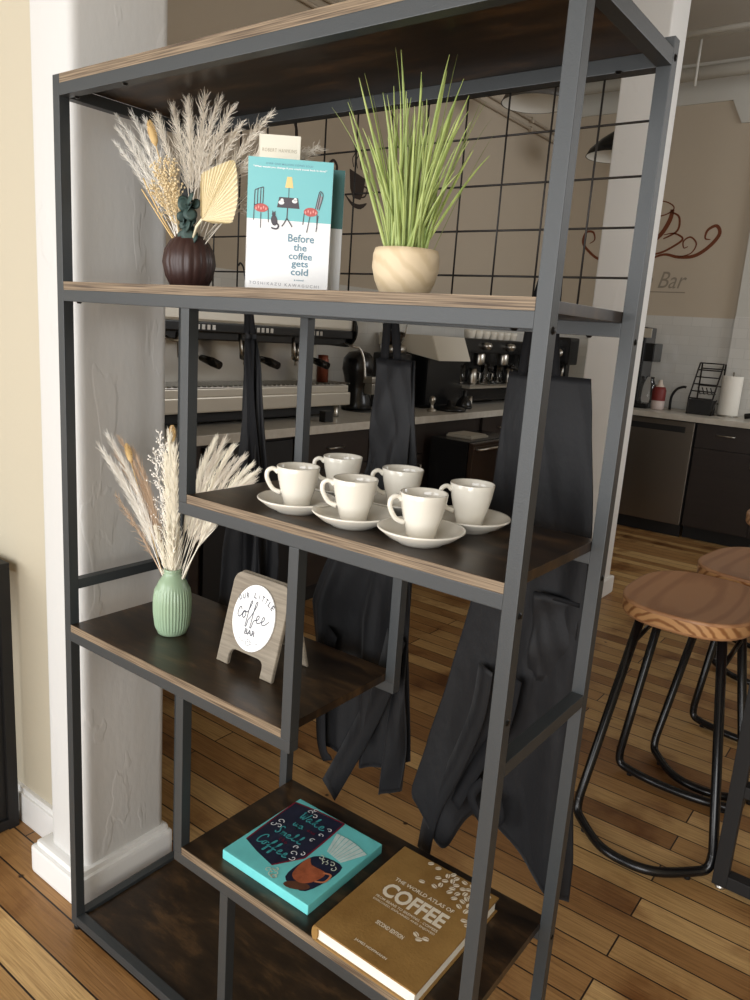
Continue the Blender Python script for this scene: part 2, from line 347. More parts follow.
# ceiling pipes and wall conduits
tag(MB().tube([(XL, 5.2, 3.3), (3.4, 5.2, 3.3)], .045, 14).build('ceiling_pipe', M['grey_wall']), 'thick pale pipe running below the ceiling at upper right', 'pipe')
for k, (y, z, lab) in enumerate(((4.55, 3.33, 'thin pale pipe below the ceiling, nearer than the thick pipe'), (4.75, 3.38, 'thin pale pipe below the ceiling, next to the thick pipe'))):
    tag(MB().tube([(XL, y, z), (3.4, y, z)], .018, 10).build('ceiling_pipe', M['grey_wall']), lab, 'pipe')
tag(MB().tube([(-.42, 5.0, 3.5), (-.42, 5.0, 3.16)], .010, 8).box(-.44, -.40, 4.98, 5.02, 3.47, 3.5).build('hanger_rod', M['grey_wall']), 'short pale rod hanging from the ceiling at upper right', 'rod')
for z, lab in ((2.965, 'lower of two thin dark conduits high on the tan wall'), (3.03, 'upper of two thin dark conduits high on the tan wall')):
    c = MB().tube([(XL + .02, .6, z), (XL + .02, 5.5, z)], .011, 8)
    for y in (1.6, 2.6, 3.9, 4.9): c.box(XL, XL + .034, y - .012, y + .012, z - .02, z + .02, .002)
    tag(c.build('wall_conduit', M['tan_wall']), lab, 'conduit')

# ------------------------------------------------------------------ the shelf unit
H, D, T, BT = 1.7788, .3042, .0204, .0151
z2, z3, z4, z5 = 1.4258, 1.0850, .7436, .4036
xA, xB, xC, xD = .3593, .6392, .3582, .4875      # xB is a right edge, the others left edges
SH = thing('shelf_unit', 'tall open shelf unit of grey metal tubes with staggered dark brown boards', 'shelf')
def post(x, y, z0, z1, name='upright'):
    return MB().box(x, x + T, y, y + T, z0, z1, .0012).build(name, M['metal'], SH)
def rail(x0, x1, y, z, name='rail'):
    return MB().box(x0, x1, y, y + T, z, z + T, .0012).build(name, M['metal'], SH)
def srail(x, y0, y1, z): return MB().box(x, x + T, y0, y1, z, z + T, .0012).build('side_rail', M['metal'], SH)
yb = D - T
for y in (0, yb):
    for x in (0, 1 - T):
        post(x, y, .012, H, 'post')
        MB().lathe([(0, 0), (.009, 0), (.010, .004), (.008, .012), (0, .012)], 14, (x + T / 2, y + T / 2, 0)).build('levelling_foot', M['bolt'], SH)
    rail(T, 1 - T, y, H - BT - T)
    rail(T, 1 - T, y, z2 - BT - T)
    rail(xA, 1 - T, y, z3 - BT - T)
    rail(T, xB, y, z4 - BT - T)
    rail(xC, 1 - T, y, z5 - BT - T)
    rail(T, 1 - T, y, .018)
    post(xA, y, z3 - BT, z2 - BT - T)
    post(xB - T, y, z4 - BT, z3 - BT - T)
    post(xC, y, z5 - BT, z4 - BT - T)
    post(xD, y, .018 + T, z5 - BT - T)
for x in (0, 1 - T):
    srail(x, T, yb, H - BT - T); srail(x, T, yb, .018)
    srail(x, T, yb, .817)
# screw heads
bm_ = MB()
for (x, y, z) in ((1.0, T / 2, 1.39), (1.0, yb + T / 2, 1.755), (1.0, yb + T / 2, 1.385), (1.0, T / 2, 1.045), (1.0, yb + T / 2, 1.03), (1.0, yb + T / 2, .38), (1.0, T / 2, .9)):
    MB().lathe([(0, .0022), (.003, .0022), (.005, 0)], 12, mat=Matrix.Translation((x, y, z)) @ Matrix.Rotation(math.pi / 2, 4, 'Y')).build('screw_head', M['bolt'], SH)
for (x, y, z) in ((.045, .02, H - BT - T), (.20, .010, H - BT - T), (.04, .02, z2 - BT - T), (.93, .28, H - BT - T), (.95, .012, z2 - BT - T), (.93, yb + .01, z2 - BT - T)):
    MB().lathe([(0, -.003), (.003, -.003), (.005, 0)], 12, (x, y, z)).build('screw_head', M['bolt'], SH)
def board(x0, x1, z, y0=0.0005, y1=D - .001):
    b = MB().box(x0, x1, y0 + .0015, y1, z - BT, z, .0006).build('board', M['board'], SH)
    MB().box(x0, x1, y0, y0 + .0016, z - BT, z, 0).build('edge_band', M['edge'], b)
board(T + .0004, 1 - T - .0004, H)
board(T + .0004, 1 - T - .0004, z2)
board(xA + T + .0004, 1 - T - .0004, z3)
board(T + .0004, xB - T - .0004, z4)
board(xC + T + .0004, 1 - T - .0004, z5)
MB().box(T + .0005, 1 - T - .0005, T + .0005, yb - .0005, .018, .018 + .012, .0006).build('board', M['board'], SH)

# wire grid panel hung behind the top bay
G = thing('wire_grid_panel', 'black wire grid panel behind the top bay of the shelf', 'grid panel', (0, .3125, 0))
g = MB(); k = 0; x = .0165
verts_x = [.898 - .0747 * i for i in range(12)]
for x in verts_x:
    if x < .975: g.tube([(x, 0, 1.40), (x, 0, 1.752)], .0017, 6)
g.build('vertical_wires', M['wire'], G)
g = MB()
for z in (1.404, 1.475, 1.545, 1.614, 1.686, 1.748): g.tube([(.05, .0034, z), (.975, .0034, z)], .0017, 6)
g.build('horizontal_wires', M['wire'], G)
g = MB()
for z in (1.404, 1.748): pass
g.tube([(.05, 0, 1.402), (.975, 0, 1.402)], .0024, 6).tube([(.975, 0, 1.75), (.05, 0, 1.75)], .0024, 6).build('border_wire', M['wire'], G)

# ------------------------------------------------------------------ lettering and strokes
def text_mesh(s, x, y, w, h, m, parent, z=.0003, name='lettering', bold=0, rot=0, align='LEFT', shear=0, spacing=1.0):
    c = bpy.data.curves.new('txt', 'FONT'); c.body = s; c.size = 1; c.offset = bold; c.extrude = 0; c.shear = shear; c.space_character = spacing
    c.resolution_u = 3
    o = bpy.data.objects.new('txt', c); COL.objects.link(o); bpy.context.view_layer.update()
    me = bpy.data.meshes.new_from_object(o.evaluated_get(bpy.context.evaluated_depsgraph_get()))
    bpy.data.objects.remove(o); bpy.data.curves.remove(c)
    xs = [v.co.x for v in me.vertices]; ys = [v.co.y for v in me.vertices]
    sx = w / (max(xs) - min(xs)); sy = h / (max(ys) - min(ys)) if h else sx
    x0, y0 = min(xs), min(ys); cr, sr = math.cos(rot), math.sin(rot)
    ox = {'LEFT': 0, 'CENTER': -w / 2, 'RIGHT': -w}[align]
    for v in me.vertices:
        a, b = (v.co.x - x0) * sx + ox, (v.co.y - y0) * sy
        v.co = V(x + a * cr - b * sr, y + a * sr + b * cr, z)
    me.materials.clear(); me.materials.append(m)
    ob = bpy.data.objects.new(name, me); COL.objects.link(ob); ob.parent = parent
    return ob
def strokes(lines, w, z=.0004, n=5):
    """flat brush strokes in the local XY plane, collected in one MB"""
    m = MB()
    for L in lines:
        P = smooth_pts([(p[0], p[1], z) for p in L], n) if len(L) > 2 else [Vector((p[0], p[1], z)) for p in L]
        b = bmesh.new(); prev = None
        for i, p in enumerate(P):
            t = P[min(i + 1, len(P) - 1)] - P[max(i - 1, 0)]; t.z = 0
            if t.length < 1e-9: continue
            t.normalize(); nrm = V(-t.y, t.x, 0) * w / 2
            a, c = b.verts.new(p + nrm), b.verts.new(p - nrm)
            if prev: b.faces.new([prev[1], c, a, prev[0]])
            prev = (a, c)
        m.merge(b)
    return m
def flat(poly, z, m=None):
    b = bmesh.new(); b.faces.new([b.verts.new((p[0], p[1], z)) for p in poly]); r = m or MB(); r.merge(b); return r
def ell(cx, cy, rx, ry, n=24, a0=0): return [(cx + rx * math.cos(2 * math.pi * k / n + a0), cy + ry * math.sin(2 * math.pi * k / n + a0)) for k in range(n)]
def rell(cx, cy, rx, ry, rot, n=16):
    out = []
    for k in range(n):
        a = 2 * math.pi * k / n; u, v = rx * math.cos(a), ry * math.sin(a)
        out.append((cx + u * math.cos(rot) - v * math.sin(rot), cy + u * math.sin(rot) + v * math.cos(rot)))
    return out
def flatm(name, c, rough=.55): return mat(name, c, rough)

# ------------------------------------------------------------------ standing paperbacks on the second board
TEAL = flatm('teal_cover_ink', srgb(120, 192, 196), .4); WHT = flatm('white_cover_stock', srgb(236, 236, 236), .4)
INK = flatm('dark_cover_ink', srgb(78, 72, 78)); RED = flatm('red_cover_ink', srgb(190, 92, 88)); BLU = flatm('blue_grey_title_ink', srgb(98, 138, 156)); YEL = flatm('yellow_cover_ink', srgb(240, 206, 140)); GRY = flatm('grey_cover_ink', srgb(150, 150, 156)); PINK = flatm('pale_pink_ink', srgb(226, 160, 152))
BW, BH, BTH = .1305, .197, .020
def paperback(label, loc, yaw, lean, full=True, darker=False):
    t = thing('paperback_book', label, 'book', loc, (math.radians(90 - lean), 0, math.radians(yaw)), group=None)
    MB().box(.001, BW - .001, .001, BH - .001, -BTH + .0012, -.0012).build('page_block', M['paper'], t)
    cv = MB().box(0, BW, 0, BH, -.0012, 0, .0004).box(0, BW, 0, BH, -BTH, -BTH + .0012, .0004).box(0, .0012, 0, BH, -BTH, 0).build('cover', [WHT], t)
    flat([(0, BH * .545), (BW, BH * .545), (BW, BH), (0, BH)], .0002).build('teal_panel', TEAL if not darker else flatm('deep_teal', srgb(70, 120, 118)), cv)
    # right edge of the back cover also teal above
    if not full: return t
    yb_ = lambda v: BH * v
    # table
    m = flat([(.046, .126), (.081, .126), (.078, .1415), (.049, .1415)], .0005)
    strokes([[(.0625, .126), (.0620, .1085)], [(.0620, .111), (.058, .1035), (.0545, .0985)], [(.0620, .111), (.067, .104), (.0705, .0985)]], .0018, .0006).build('printed_table_leg', INK, cv)
    m.build('printed_table', INK, cv)
    strokes([[(.0635, .141), (.0635, .156)]], .0011, .0006).build('printed_lamp_stem', INK, cv)
    flat([(.0575, .1555), (.0700, .1555), (.0675, .1715), (.0602, .1715)], .0006).build('printed_lamp_shade', YEL, cv)
    m = flat(ell(.0525, .1335, .0045, .003), .0008); flat(ell(.0535, .1365, .0026, .003), .0008, m); flat(ell(.073, .1365, .0042, .0028), .0008, m); flat(ell(.074, .139, .0026, .0026), .0008, m); m.build('printed_cups', WHT, cv)
    # chairs
    def chair(x0, s):
        X = lambda a: x0 + s * a
        strokes([[(X(0), .127), (X(.0005), .149)], [(X(.0045), .126), (X(.005), .151)], [(X(.009), .126), (X(.0095), .153)], [(X(.013), .125), (X(.0135), .154)], [(X(.0005), .149), (X(.007), .152), (X(.0135), .154)],
                 [(X(0), .129), (X(-.0005), .105)], [(X(.0215), .124), (X(.0225), .103)], [(X(.0105), .117), (X(.0105), .094)], [(X(.0), .127), (X(.011), .1295), (X(.0215), .125)]], .0013, .0007).build('printed_chair', INK, cv)
        flat(rell(X(.0110), .1235, .0108, .0062, 0), .0009).build('printed_chair_cushion', RED, cv)
        m = MB()
        for q in range(5): flat(ell(X(.003 + .0038 * q), .1225 + .002 * (q % 2), .0011, .0022, 8), .0011, m)
        m.build('printed_cushion_pattern', PINK, cv)
    chair(.011, 1)
    X = lambda a: .1185 - a
    strokes([[(.1055, .127), (.110, .150), (.1125, .154)], [(.1110, .126), (.1165, .148), (.1125, .154)], [(.1085, .127), (.1130, .152)], [(.1105, .118), (.108, .094)], [(.089, .125), (.087, .103)], [(.098, .118), (.0935, .092)], [(.1085, .120), (.1090, .098)]], .0014, .0007).build('printed_chair', INK, cv)
    flat([(.106, .129), (.111, .149), (.116, .146), (.112, .128)], .00065).build('printed_chair_back', GRY, cv)
    flat(rell(.0985, .1225, .0110, .0065, 0), .0009).build('printed_chair_cushion', RED, cv)
    m = MB()
    for q in range(5): flat(ell(.0905 + .004 * q, .1215 + .002 * (q % 2), .0011, .0022, 8), .0011, m)
    m.build('printed_cushion_pattern', PINK, cv)
    # cat
    m = flat(rell(.0425, .1065, .0050, .0080, .15), .0010); flat(ell(.0415, .1155, .0030, .0030, 12), .0010, m); flat([(.039, .117), (.0395, .121), (.0415, .118)], .0010, m); flat([(.0418, .118), (.044, .121), (.0442, .117)], .0010, m)
    m.build('printed_cat', INK, cv)
    strokes([[(.046, .103), (.0495, .099), (.047, .0945), (.041, .0945), (.0385, .096)]], .0024, .0010).build('printed_cat_tail', INK, cv)
    # words
    for s, x, y, w_, h_ in (('Before', .0855, .0765, .0405, .0118), ('the', .0845, .0635, .0205, .0105), ('coffee', .0855, .0505, .0365, .0105), ('gets', .0850, .0365, .0260, .0112), ('cold', .0850, .0265, .0270, .0105)):
        text_mesh(s, x, y, w_, h_, BLU, cv, .0005, 'title_lettering', .012, align='CENTER')
    text_mesh('a novel', .0845, .0180, .0150, .0028, BLU, cv, .0005, 'small_lettering', .01, align='CENTER')
    text_mesh('TOSHIKAZU KAWAGUCHI', .0065, .0088, .1100, .0045, GRY, cv, .0005, 'author_lettering', 0, spacing=1.5)
    text_mesh('OVER ONE MILLION COPIES SOLD', .027, .1875, .072, .0026, BLU, cv, .0005, 'small_lettering', .01, spacing=1.2)
    text_mesh('"What would you change if you could travel back in time?"', .008, .1815, .113, .0034, WHT, cv, .0005, 'tagline_lettering', .03)
    return t
paperback('white and teal paperback with chairs and table on its cover, standing in front', (.4515, .0515, z2 + .0003), 40, 0)
paperback('darker teal paperback standing behind the front one, only its right edge showing', (.4290, .1070, z2 + .0003), 38, 0, False, True)
# cream book behind them, taller
t = thing('cream_book', 'cream covered book rising behind the teal paperback', 'book', (.3980, .1240, z2 + .0003), (math.radians(90), 0, math.radians(38)))
CREAM = flatm('cream_cover', srgb(232, 226, 208))
MB().box(.001, .067, .001, .249, -.0105, -.0015).build('page_block', M['paper'], t)
cv = MB().box(0, .068, 0, .250, -.0015, 0, .0004).box(0, .068, 0, .250, -.012, -.0105, .0004).box(0, .0015, 0, .250, -.012, 0).build('cover', CREAM, t)
text_mesh('ROBERT HAWKINS', .006, .2235, .056, .0055, flatm('brown_grey_ink', srgb(176, 166, 142)), cv, .0004, 'lettering', .0, spacing=1.2)

# ------------------------------------------------------------------ dried flower helpers
def bez(a, b, c, t): a, b, c = Vector(a), Vector(b), Vector(c); return a * (1 - t) ** 2 + b * 2 * t * (1 - t) + c * t * t
def plume(name, base, mid, tip, m, label, group, cat='dried flower', t0=.35, n=150, bl=.05, rr=.0006, ang=(.25, .6), droop=.15, seed=0, stem=.0012, bead=0, kinks=0, spread=1.0):
    rnd = random.Random(seed); mb = MB(); P = [bez(base, mid, tip, i / 14) for i in range(15)]
    mb.tube(P, [stem * (1 - .7 * i / 14) for i in range(15)], 5)
    for k in range(n):
        t = t0 + (1 - t0) * (k + rnd.random()) / n
        p = bez(base, mid, tip, t); q = bez(base, mid, tip, min(1.02, t + .03)); tg = (q - p).normalized()
        a = rnd.uniform(0, 6.283); x = tg.orthogonal().normalized(); y = tg.cross(x); rad = x * math.cos(a) + y * math.sin(a)
        an = rnd.uniform(*ang); L = bl * rnd.uniform(.55, 1.1) * (1 - .55 * max(0, (t - t0) / (1 - t0)) ** 2) * spread
        d = (tg * math.cos(an) + rad * math.sin(an)).normalized(); pts = [p]; cur = p.copy(); S = 4
        for j in range(S):
            d2 = (d + V(0, 0, -droop * j / S) + V(rnd.uniform(-1, 1), rnd.uniform(-1, 1), rnd.uniform(-1, 1)) * kinks).normalized()
            cur = cur + d2 * L / S; pts.append(cur.copy())
        mb.tube(pts, [rr, rr * .95, rr * .8, rr * .6, rr * .25], 3, cap=False)
        if bead:
            for _ in range(2):
                c = pts[rnd.randint(2, 4)]; b = bmesh.new(); bmesh.ops.create_icosphere(b, subdivisions=1, radius=bead * rnd.uniform(.6, 1.2)); mb.merge(b, Matrix.Translation(c))
    o = mb.build(name, m); tag(o, label, cat, group); return o
def bunny_tail(base, mid, tip, m, label, group, L=.032, r=.008, seed=0):
    rnd = random.Random(seed); mb = MB(); P = [bez(base, mid, tip, i / 10) for i in range(11)]
    mb.tube(P, .0009, 5); d = (P[-1] - P[-2]).normalized(); c = P[-1]
    for k in range(420):
        u = rnd.random(); a = rnd.uniform(0, 6.283); x = d.orthogonal().normalized(); y = d.cross(x); rad = x * math.cos(a) + y * math.sin(a)
        R = r * math.sin(math.pi * min(1, u * .93 + .07)) ** .6 * .8; p = c + d * (u - .5) * L + rad * R
        mb.tube([p - rad * R * .6, p + rad * .0015 + d * .006], [.0011, .0002], 3, cap=False)
    mb.tube([c + d * (q - .5) * L for q in (0, .2, .5, .8, 1)], [.002, r * .75, r * .85, r * .7, .002], 10)
    return tag(mb.build('bunny_tail_grass', m), label, 'dried flower', group)
FG1 = mat('pale_grey_plume', srgb(224, 216, 202), .9, spec=.1); FG2 = mat('white_plume', srgb(244, 240, 232), .9, spec=.1); FG3 = mat('cream_plume', srgb(246, 240, 224), .9, spec=.1)
FTAN = mat('tan_grass', srgb(214, 184, 132), .9, spec=.1); FBRN = mat('rose_beige_plume', srgb(196, 172, 148), .9, spec=.1); FGOLD = mat('golden_florets', srgb(226, 206, 166), .9, spec=.1); FPALE = mat('pale_cream_leaf', srgb(240, 228, 196), .8, spec=.2)

# ------------------------------------------------------------------ brown ribbed vase and its dried bouquet
VB = (.228, .124, z2)
prof = [(0, .0), (.030, 0), (.034, .003), (.044, .022), (.0490, .045), (.0460, .066), (.036, .083), (.026, .0905), (.0255, .0935), (.0225, .0935), (.0215, .088), (.030, .070), (.036, .045), (.028, .012), (0, .008)]
rib = lambda a, z: 1 + (.045 * (abs(math.cos(a * 9)) - .5) * math.sin(math.pi * max(0, min(1, z / .093))))
v = MB().lathe([(r * .96, z) for r, z in prof], 144, mod=rib).build('ribbed_vase', mat('dark_brown_ceramic', srgb(58, 38, 34), .38, spec=.5))
tag(v, 'dark brown round ribbed vase holding dried grasses on the second board', 'vase', loc=VB)
def nk(seed, z=VB[2] + .086, c=VB, r=.012):
    q = random.Random(seed); a = q.uniform(0, 6.28); return V(c[0] + r * math.cos(a), c[1] + r * math.sin(a), z)
GB = 'pale dried grass plumes in the brown vase'
LB = 'pale grey feathery dried grass plume rising from the brown ribbed vase'
tips = [((.175, .125, 1.738), FG1, 1), ((.205, .135, 1.742), FG1, 2), ((.225, .12, 1.740), FG1, 3), ((.262, .125, 1.742), FG1, 4), ((.292, .13, 1.735), FG1, 5), ((.335, .12, 1.718), FG1, 6), ((.358, .12, 1.690), FG1, 7), ((.415, .13, 1.702), FG1, 8), ((.395, .15, 1.662), FG1, 9), ((.145, .115, 1.72), FG1, 11)]
for tp, m, s in tips:
    b = nk(s); md = b.lerp(Vector(tp), .5) + V((tp[0] - VB[0]) * -.10, 0, .035)
    plume('feather_grass', b - V(0, 0, .05), md, tp, m, LB, GB, t0=.38, n=190, bl=.042, ang=(.12, .5), droop=.25, kinks=.3, seed=s, rr=.00055)
GW = 'white wispy dried grasses at the left of the brown vase'; LW = 'white wispy dried grass leaning left out of the brown vase'
for tp, s in (((.020, .118, 1.738), 21), ((.035, .11, 1.712), 22), ((.012, .12, 1.692), 23), ((.075, .115, 1.732), 24), ((.060, .12, 1.70), 25), ((.105, .12, 1.722), 26)):
    b = nk(s) ; md = b.lerp(Vector(tp), .5) + V(.02, 0, -.012)
    plume('wispy_grass', b - V(0, 0, .05), md, tp, FG2, LW, GW, t0=.45, n=130, bl=.045, ang=(.08, .35), droop=-.1, kinks=.28, seed=s, rr=.0006)
bunny_tail(nk(31) - V(0, 0, .05), (.17, .12, 1.60), (.142, .108, 1.693), FTAN, 'tan bunny tail grass head among plumes of the brown vase', None, .040, .0085, 5)
GG = 'golden baby breath sprays in the brown vase'
for tp, s in (((.165, .10, 1.635), 41), ((.195, .10, 1.640), 42), ((.150, .105, 1.60), 43), ((.21, .10, 1.60), 44)):
    plume('floret_spray', nk(s) - V(0, 0, .05), nk(s).lerp(Vector(tp), .5), tp, FGOLD, 'golden spray of tiny dried florets in the brown vase', GG, t0=.45, n=60, bl=.035, ang=(.3, .9), droop=0, kinks=.3, seed=s, bead=.0022, rr=.0005)
# curved tan stems on the left side of the bouquet
for s, tp in ((51, (.128, .098, 1.618)), (52, (.118, .102, 1.60))):
    tag(MB().tube([bez(nk(s) - V(0, 0, .05), (.17, .10, 1.55), tp, i / 10) for i in range(11)], .0014, 6).build('bare_stem', FTAN), 'bare tan stem at the left edge of the brown vase bouquet', 'stem', 'bare stems in the brown vase')
# whitish curly spray seen above and behind the paperback
for s, tp in ((61, (.410, .235, 1.672)), (62, (.440, .225, 1.672)), (63, (.385, .25, 1.665)), (64, (.36, .2, 1.60)), (65, (.34, .2, 1.575))):
    plume('curly_grass', nk(s) - V(0, 0, .04), nk(s).lerp(Vector(tp), .55) + V(0, .0, .04), tp, FG1, 'greyish curly dried grass reaching behind the teal paperback', 'curly grasses behind the paperback', t0=.62, n=90, bl=.035, ang=(.3, 1.0), droop=.1, kinks=.6, seed=s, rr=.0007)
# pleated palm fan
fb = V(.304, .088, 1.537)
PF = thing('palm_fan', 'cream pleated dried palm fan leaf in the brown vase', 'dried flower', fb)
m = MB(); npl = 26; edge = [(-.003, .010), (-.004, .04), (-.003, .074), (.006, .081), (.018, .088), (.030, .094), (.044, .100), (.052, .100), (.056, .086), (.058, .066), (.059, .048), (.058, .030), (.054, .012), (.049, .001), (.034, -.001), (.018, -.002)]
ep = smooth_pts([(a, 0, c) for a, c in edge], 4); ctr = V(.0, 0, .002)
b = bmesh.new(); c0 = b.verts.new(ctr); c1 = b.verts.new(ctr + V(0, .0012, 0)); A = []; B_ = []
ca, sa = math.cos(math.radians(38)), math.sin(math.radians(38))
for i, p in enumerate(ep):
    dy = .0022 if i % 2 else -.0022
    A.append(b.verts.new(p + V(0, dy, 0))); B_.append(b.verts.new(p + V(0, dy + .0012, 0)))
for i in range(len(A) - 1): b.faces.new([c0, A[i], A[i + 1]]); b.faces.new([c1, B_[i + 1], B_[i]]); b.faces.new([A[i], B_[i], B_[i + 1], A[i + 1]])
m.merge(b, Matrix.Rotation(math.radians(38), 4, 'Z')); m.build('leaf_blade', FPALE, PF)
MB().tube([V(0, 0, .004), (-.028, .012, -.006), (-.072, .035, -.036)], [.0022, .0026, .0022], 8).build('leaf_stalk', FPALE, PF)
# eucalyptus
EU = thing('eucalyptus_sprig', 'dark green eucalyptus sprig with round leaves in the brown vase', 'dried flower', (.240, .112, 1.500))
MB().tube([(0, 0, -.03), (.004, 0, .03), (.012, -.004, .078)], .0012, 6).build('stem', M['cotton_dark'], EU)
EUM = mat('dusty_green_leaf', srgb(62, 82, 78), .55, var=.25, vscale=30); rnd = random.Random(4)
for k in range(22):
    z = .010 + .0032 * k; s_ = 1 if k % 2 else -1; r_ = .0125 * rnd.uniform(.7, 1.1)
    mt = Matrix.Translation((s_ * rnd.uniform(.004, .014) + .0016 * k * .3, rnd.uniform(-.014, .004), z)) @ Euler((rnd.uniform(.9, 2.1), rnd.uniform(-.6, .6), rnd.uniform(-.6, 1.2))).to_matrix().to_4x4()
    MB().lathe([(0, 0), (r_ * .5, .0012), (r_, .0004), (r_ * .5, .0018), (0, .0008)], 14, mat=mt).build('leaf', EUM, EU)

# ------------------------------------------------------------------ potted artificial grass
PG = thing('potted_grass', 'artificial green grass in a small pale wooden bowl pot', 'potted plant', (.7115, .120, z2))
MB().lathe([(0, 0), (.031, 0), (.035, .003), (.044, .022), (.0485, .040), (.0480, .058), (.0455, .0665), (.0425, .0665), (.044, .055), (.040, .03), (0, .025)], 48).build('pot', M['pot_wood'], PG)
MB().lathe([(0, .052), (.043, .052)], 24, mod=None).build('filling', mat('dark_moss', srgb(38, 34, 20), .9, bump=1, bscale=200), PG)
GRN = mat('grass_blade_green', srgb(176, 188, 112), .45, col2=srgb(122, 142, 70), vscale=14, stretch=(6, 6, .6)); mb = MB(); rnd = random.Random(11)
def blade(base, tip, w, curl):
    P = [bez(base, Vector(base).lerp(Vector(tip), .55) + V(0, 0, .03) + Vector(curl), tip, i / 8) for i in range(9)]
    side = V(.8, .6, 0).normalized() if rnd.random() < .6 else V(rnd.uniform(-1, 1), rnd.uniform(-1, 1), 0).normalized(); b = bmesh.new(); prev = None
    for i, p in enumerate(P):
        ww = w * (1 - (i / 8) ** 3 * .85); q = [b.verts.new(p + side * ww), b.verts.new(p + side.cross(V(0, 0, 1)) * ww * .35), b.verts.new(p - side * ww)]
        if prev:
            for j in range(3): b.faces.new([prev[j], prev[(j + 1) % 3], q[(j + 1) % 3], q[j]])
        prev = q
    mb.merge(b)
tipsg = [(-.093, .02, .258), (-.085, 0, .262), (-.07, -.01, .285), (-.062, 0, .290), (-.03, 0, .325), (-.022, .01, .322), (-.026, 0, .25), (-.012, 0, .27), (-.045, 0, .27), (-.036, .02, .28), (-.052, 0, .265), (.035, 0, .318), (.042, .01, .320), (.030, .02, .30), (.062, .0, .268), (.085, 0, .246), (.098, -.005, .222), (.060, .01, .25), (.075, 0, .262), (.0, 0, .285), (.012, .01, .262), (-.005, .02, .30), (.045, .0, .27), (.02, 0, .24), (.088, .0, .195), (.080, -.01, .262), (-.098, 0, .245), (.07, .0, .20), (-.06, 0, .22), (.052, .0, .29), (-.078, 0, .24), (.066, 0, .235)]
for (a, c, z) in tipsg:
    a0 = rnd.uniform(0, 6.28); r0 = rnd.uniform(.0, .026); s = .5
    bx, by = a * .22 + r0 * math.cos(a0) * .6, r0 * math.sin(a0)
    # tip offsets run along the camera's sideways direction so that the tuft spreads evenly all round
    blade((bx, by, .05), (a * 1.0, a * .62 + c * .5 + rnd.uniform(-.01, .01), z + .004), rnd.uniform(.0019, .0028), (rnd.uniform(-.01, .01), rnd.uniform(-.01, .01), 0))
for k in range(110):
    a0 = rnd.uniform(0, 6.28); r0 = rnd.uniform(.0, .028); L = rnd.uniform(.13, .27); an = a0 + rnd.uniform(-.5, .5); sp = rnd.uniform(.0, .085)
    blade((r0 * math.cos(a0), r0 * math.sin(a0), .05), (sp * math.cos(an), sp * math.sin(an) * .8, L), rnd.uniform(.0013, .0022), (rnd.uniform(-.008, .008), rnd.uniform(-.008, .008), 0))
mb.build('grass_blades', GRN, PG)

# ------------------------------------------------------------------ espresso cups on saucers
CL = V(-.795, -.603, 0)   # handle direction
cup_me = saucer_me = None
SP = [(0, 0), (.034, 0), (.037, .003), (.050, .009), (.0625, .0190), (.0640, .0208), (.0630, .0224), (.0600, .0215), (.049, .0135), (.033, .0075), (.022, .0065), (.0, .0065)]
CPf = [(0, 0), (.0190, 0), (.0210, .0015), (.0216, .006), (.0240, .016), (.0282, .030), (.0315, .044), (.0335, .057), (.0345, .0650), (.0338, .0664), (.0325, .0652), (.0312, .056), (.0292, .044), (.0258, .030), (.020, .014), (.014, .006), (0, .004)]
def make_saucer(loc, label):
    global saucer_me
    if saucer_me is None:
        o = MB().lathe(SP, 64).build('saucer', M['porcelain']); saucer_me = o.data
    else: o = bpy.data.objects.new('saucer', saucer_me); COL.objects.link(o)
    return tag(o, label, 'saucer', 'saucers on the third board', loc)
cup0 = None
def make_cup(loc, ang, label):
    global cup0
    if cup0 is None:
        t = thing('espresso_cup', label, 'cup', loc, (0, 0, ang), 'espresso cups on the third board')
        MB().lathe(CPf, 56).build('cup_body', M['porcelain'], t)
        P = smooth_pts([(.0315, 0, .0550), (.0400, 0, .0605), (.0480, 0, .0565), (.0495, 0, .0470), (.0455, 0, .0365), (.0385, 0, .0270), (.0270, 0, .0220)], 5)
        MB().tube(P, [.0042] * 3 + [.0036] * (len(P) - 6) + [.004] * 3, 10).build('handle', M['porcelain'], t)
        cup0 = t; return t
    return dup(cup0, loc, (0, 0, ang), label)
base_a = math.atan2(CL.y, CL.x)
cups = [((.5690, .068), .10, 'leftmost of the front row, nearest the left upright'), ((.6840, .070), .05, 'in the middle of the front row'), ((.8060, .073), .25, 'at the front right, nearest the viewer'),
        ((.8140, .196), .15, 'at the back right, beside the right front post'), ((.6780, .203), .05, 'in the middle of the back row'), ((.5480, .205), .05, 'at the back left of the six')]
for (x, y), da, lab in cups:
    make_saucer((x, y, z3 + .0002), 'white saucer ' + lab)
    make_cup((x, y, z3 + .0070), base_a + da, 'white espresso cup ' + lab)

# ------------------------------------------------------------------ green vase and its bouquet
GV = (.190, .124, z4)
prof = [(0, 0), (.026, 0), (.029, .002), (.0345, .018), (.0378, .045), (.0380, .072), (.0350, .094), (.0270, .112), (.0190, .123), (.0165, .128), (.0170, .136), (.0145, .137), (.0135, .128), (.020, .11), (.028, .06), (.02, .008), (0, .006)]
rb2 = lambda a, z: 1 + (.022 * math.cos(a * 36) if .012 < z < .098 else 0)
pf = []
for i in range(len(prof) - 1):
    for j in range(3): pf.append((prof[i][0] + (prof[i + 1][0] - prof[i][0]) * j / 3, prof[i][1] + (prof[i + 1][1] - prof[i][1]) * j / 3))
pf.append(prof[-1])
v = MB().lathe(pf, 216, mod=rb2).build('green_vase', mat('sage_green_ceramic', srgb(152, 176, 147), .3, spec=.5, coat=.2))
tag(v, 'pale sage green ribbed vase holding dried flowers on the fourth board', 'vase', loc=GV)
ng = lambda s: nk(s, z4 + .128, GV, .007)
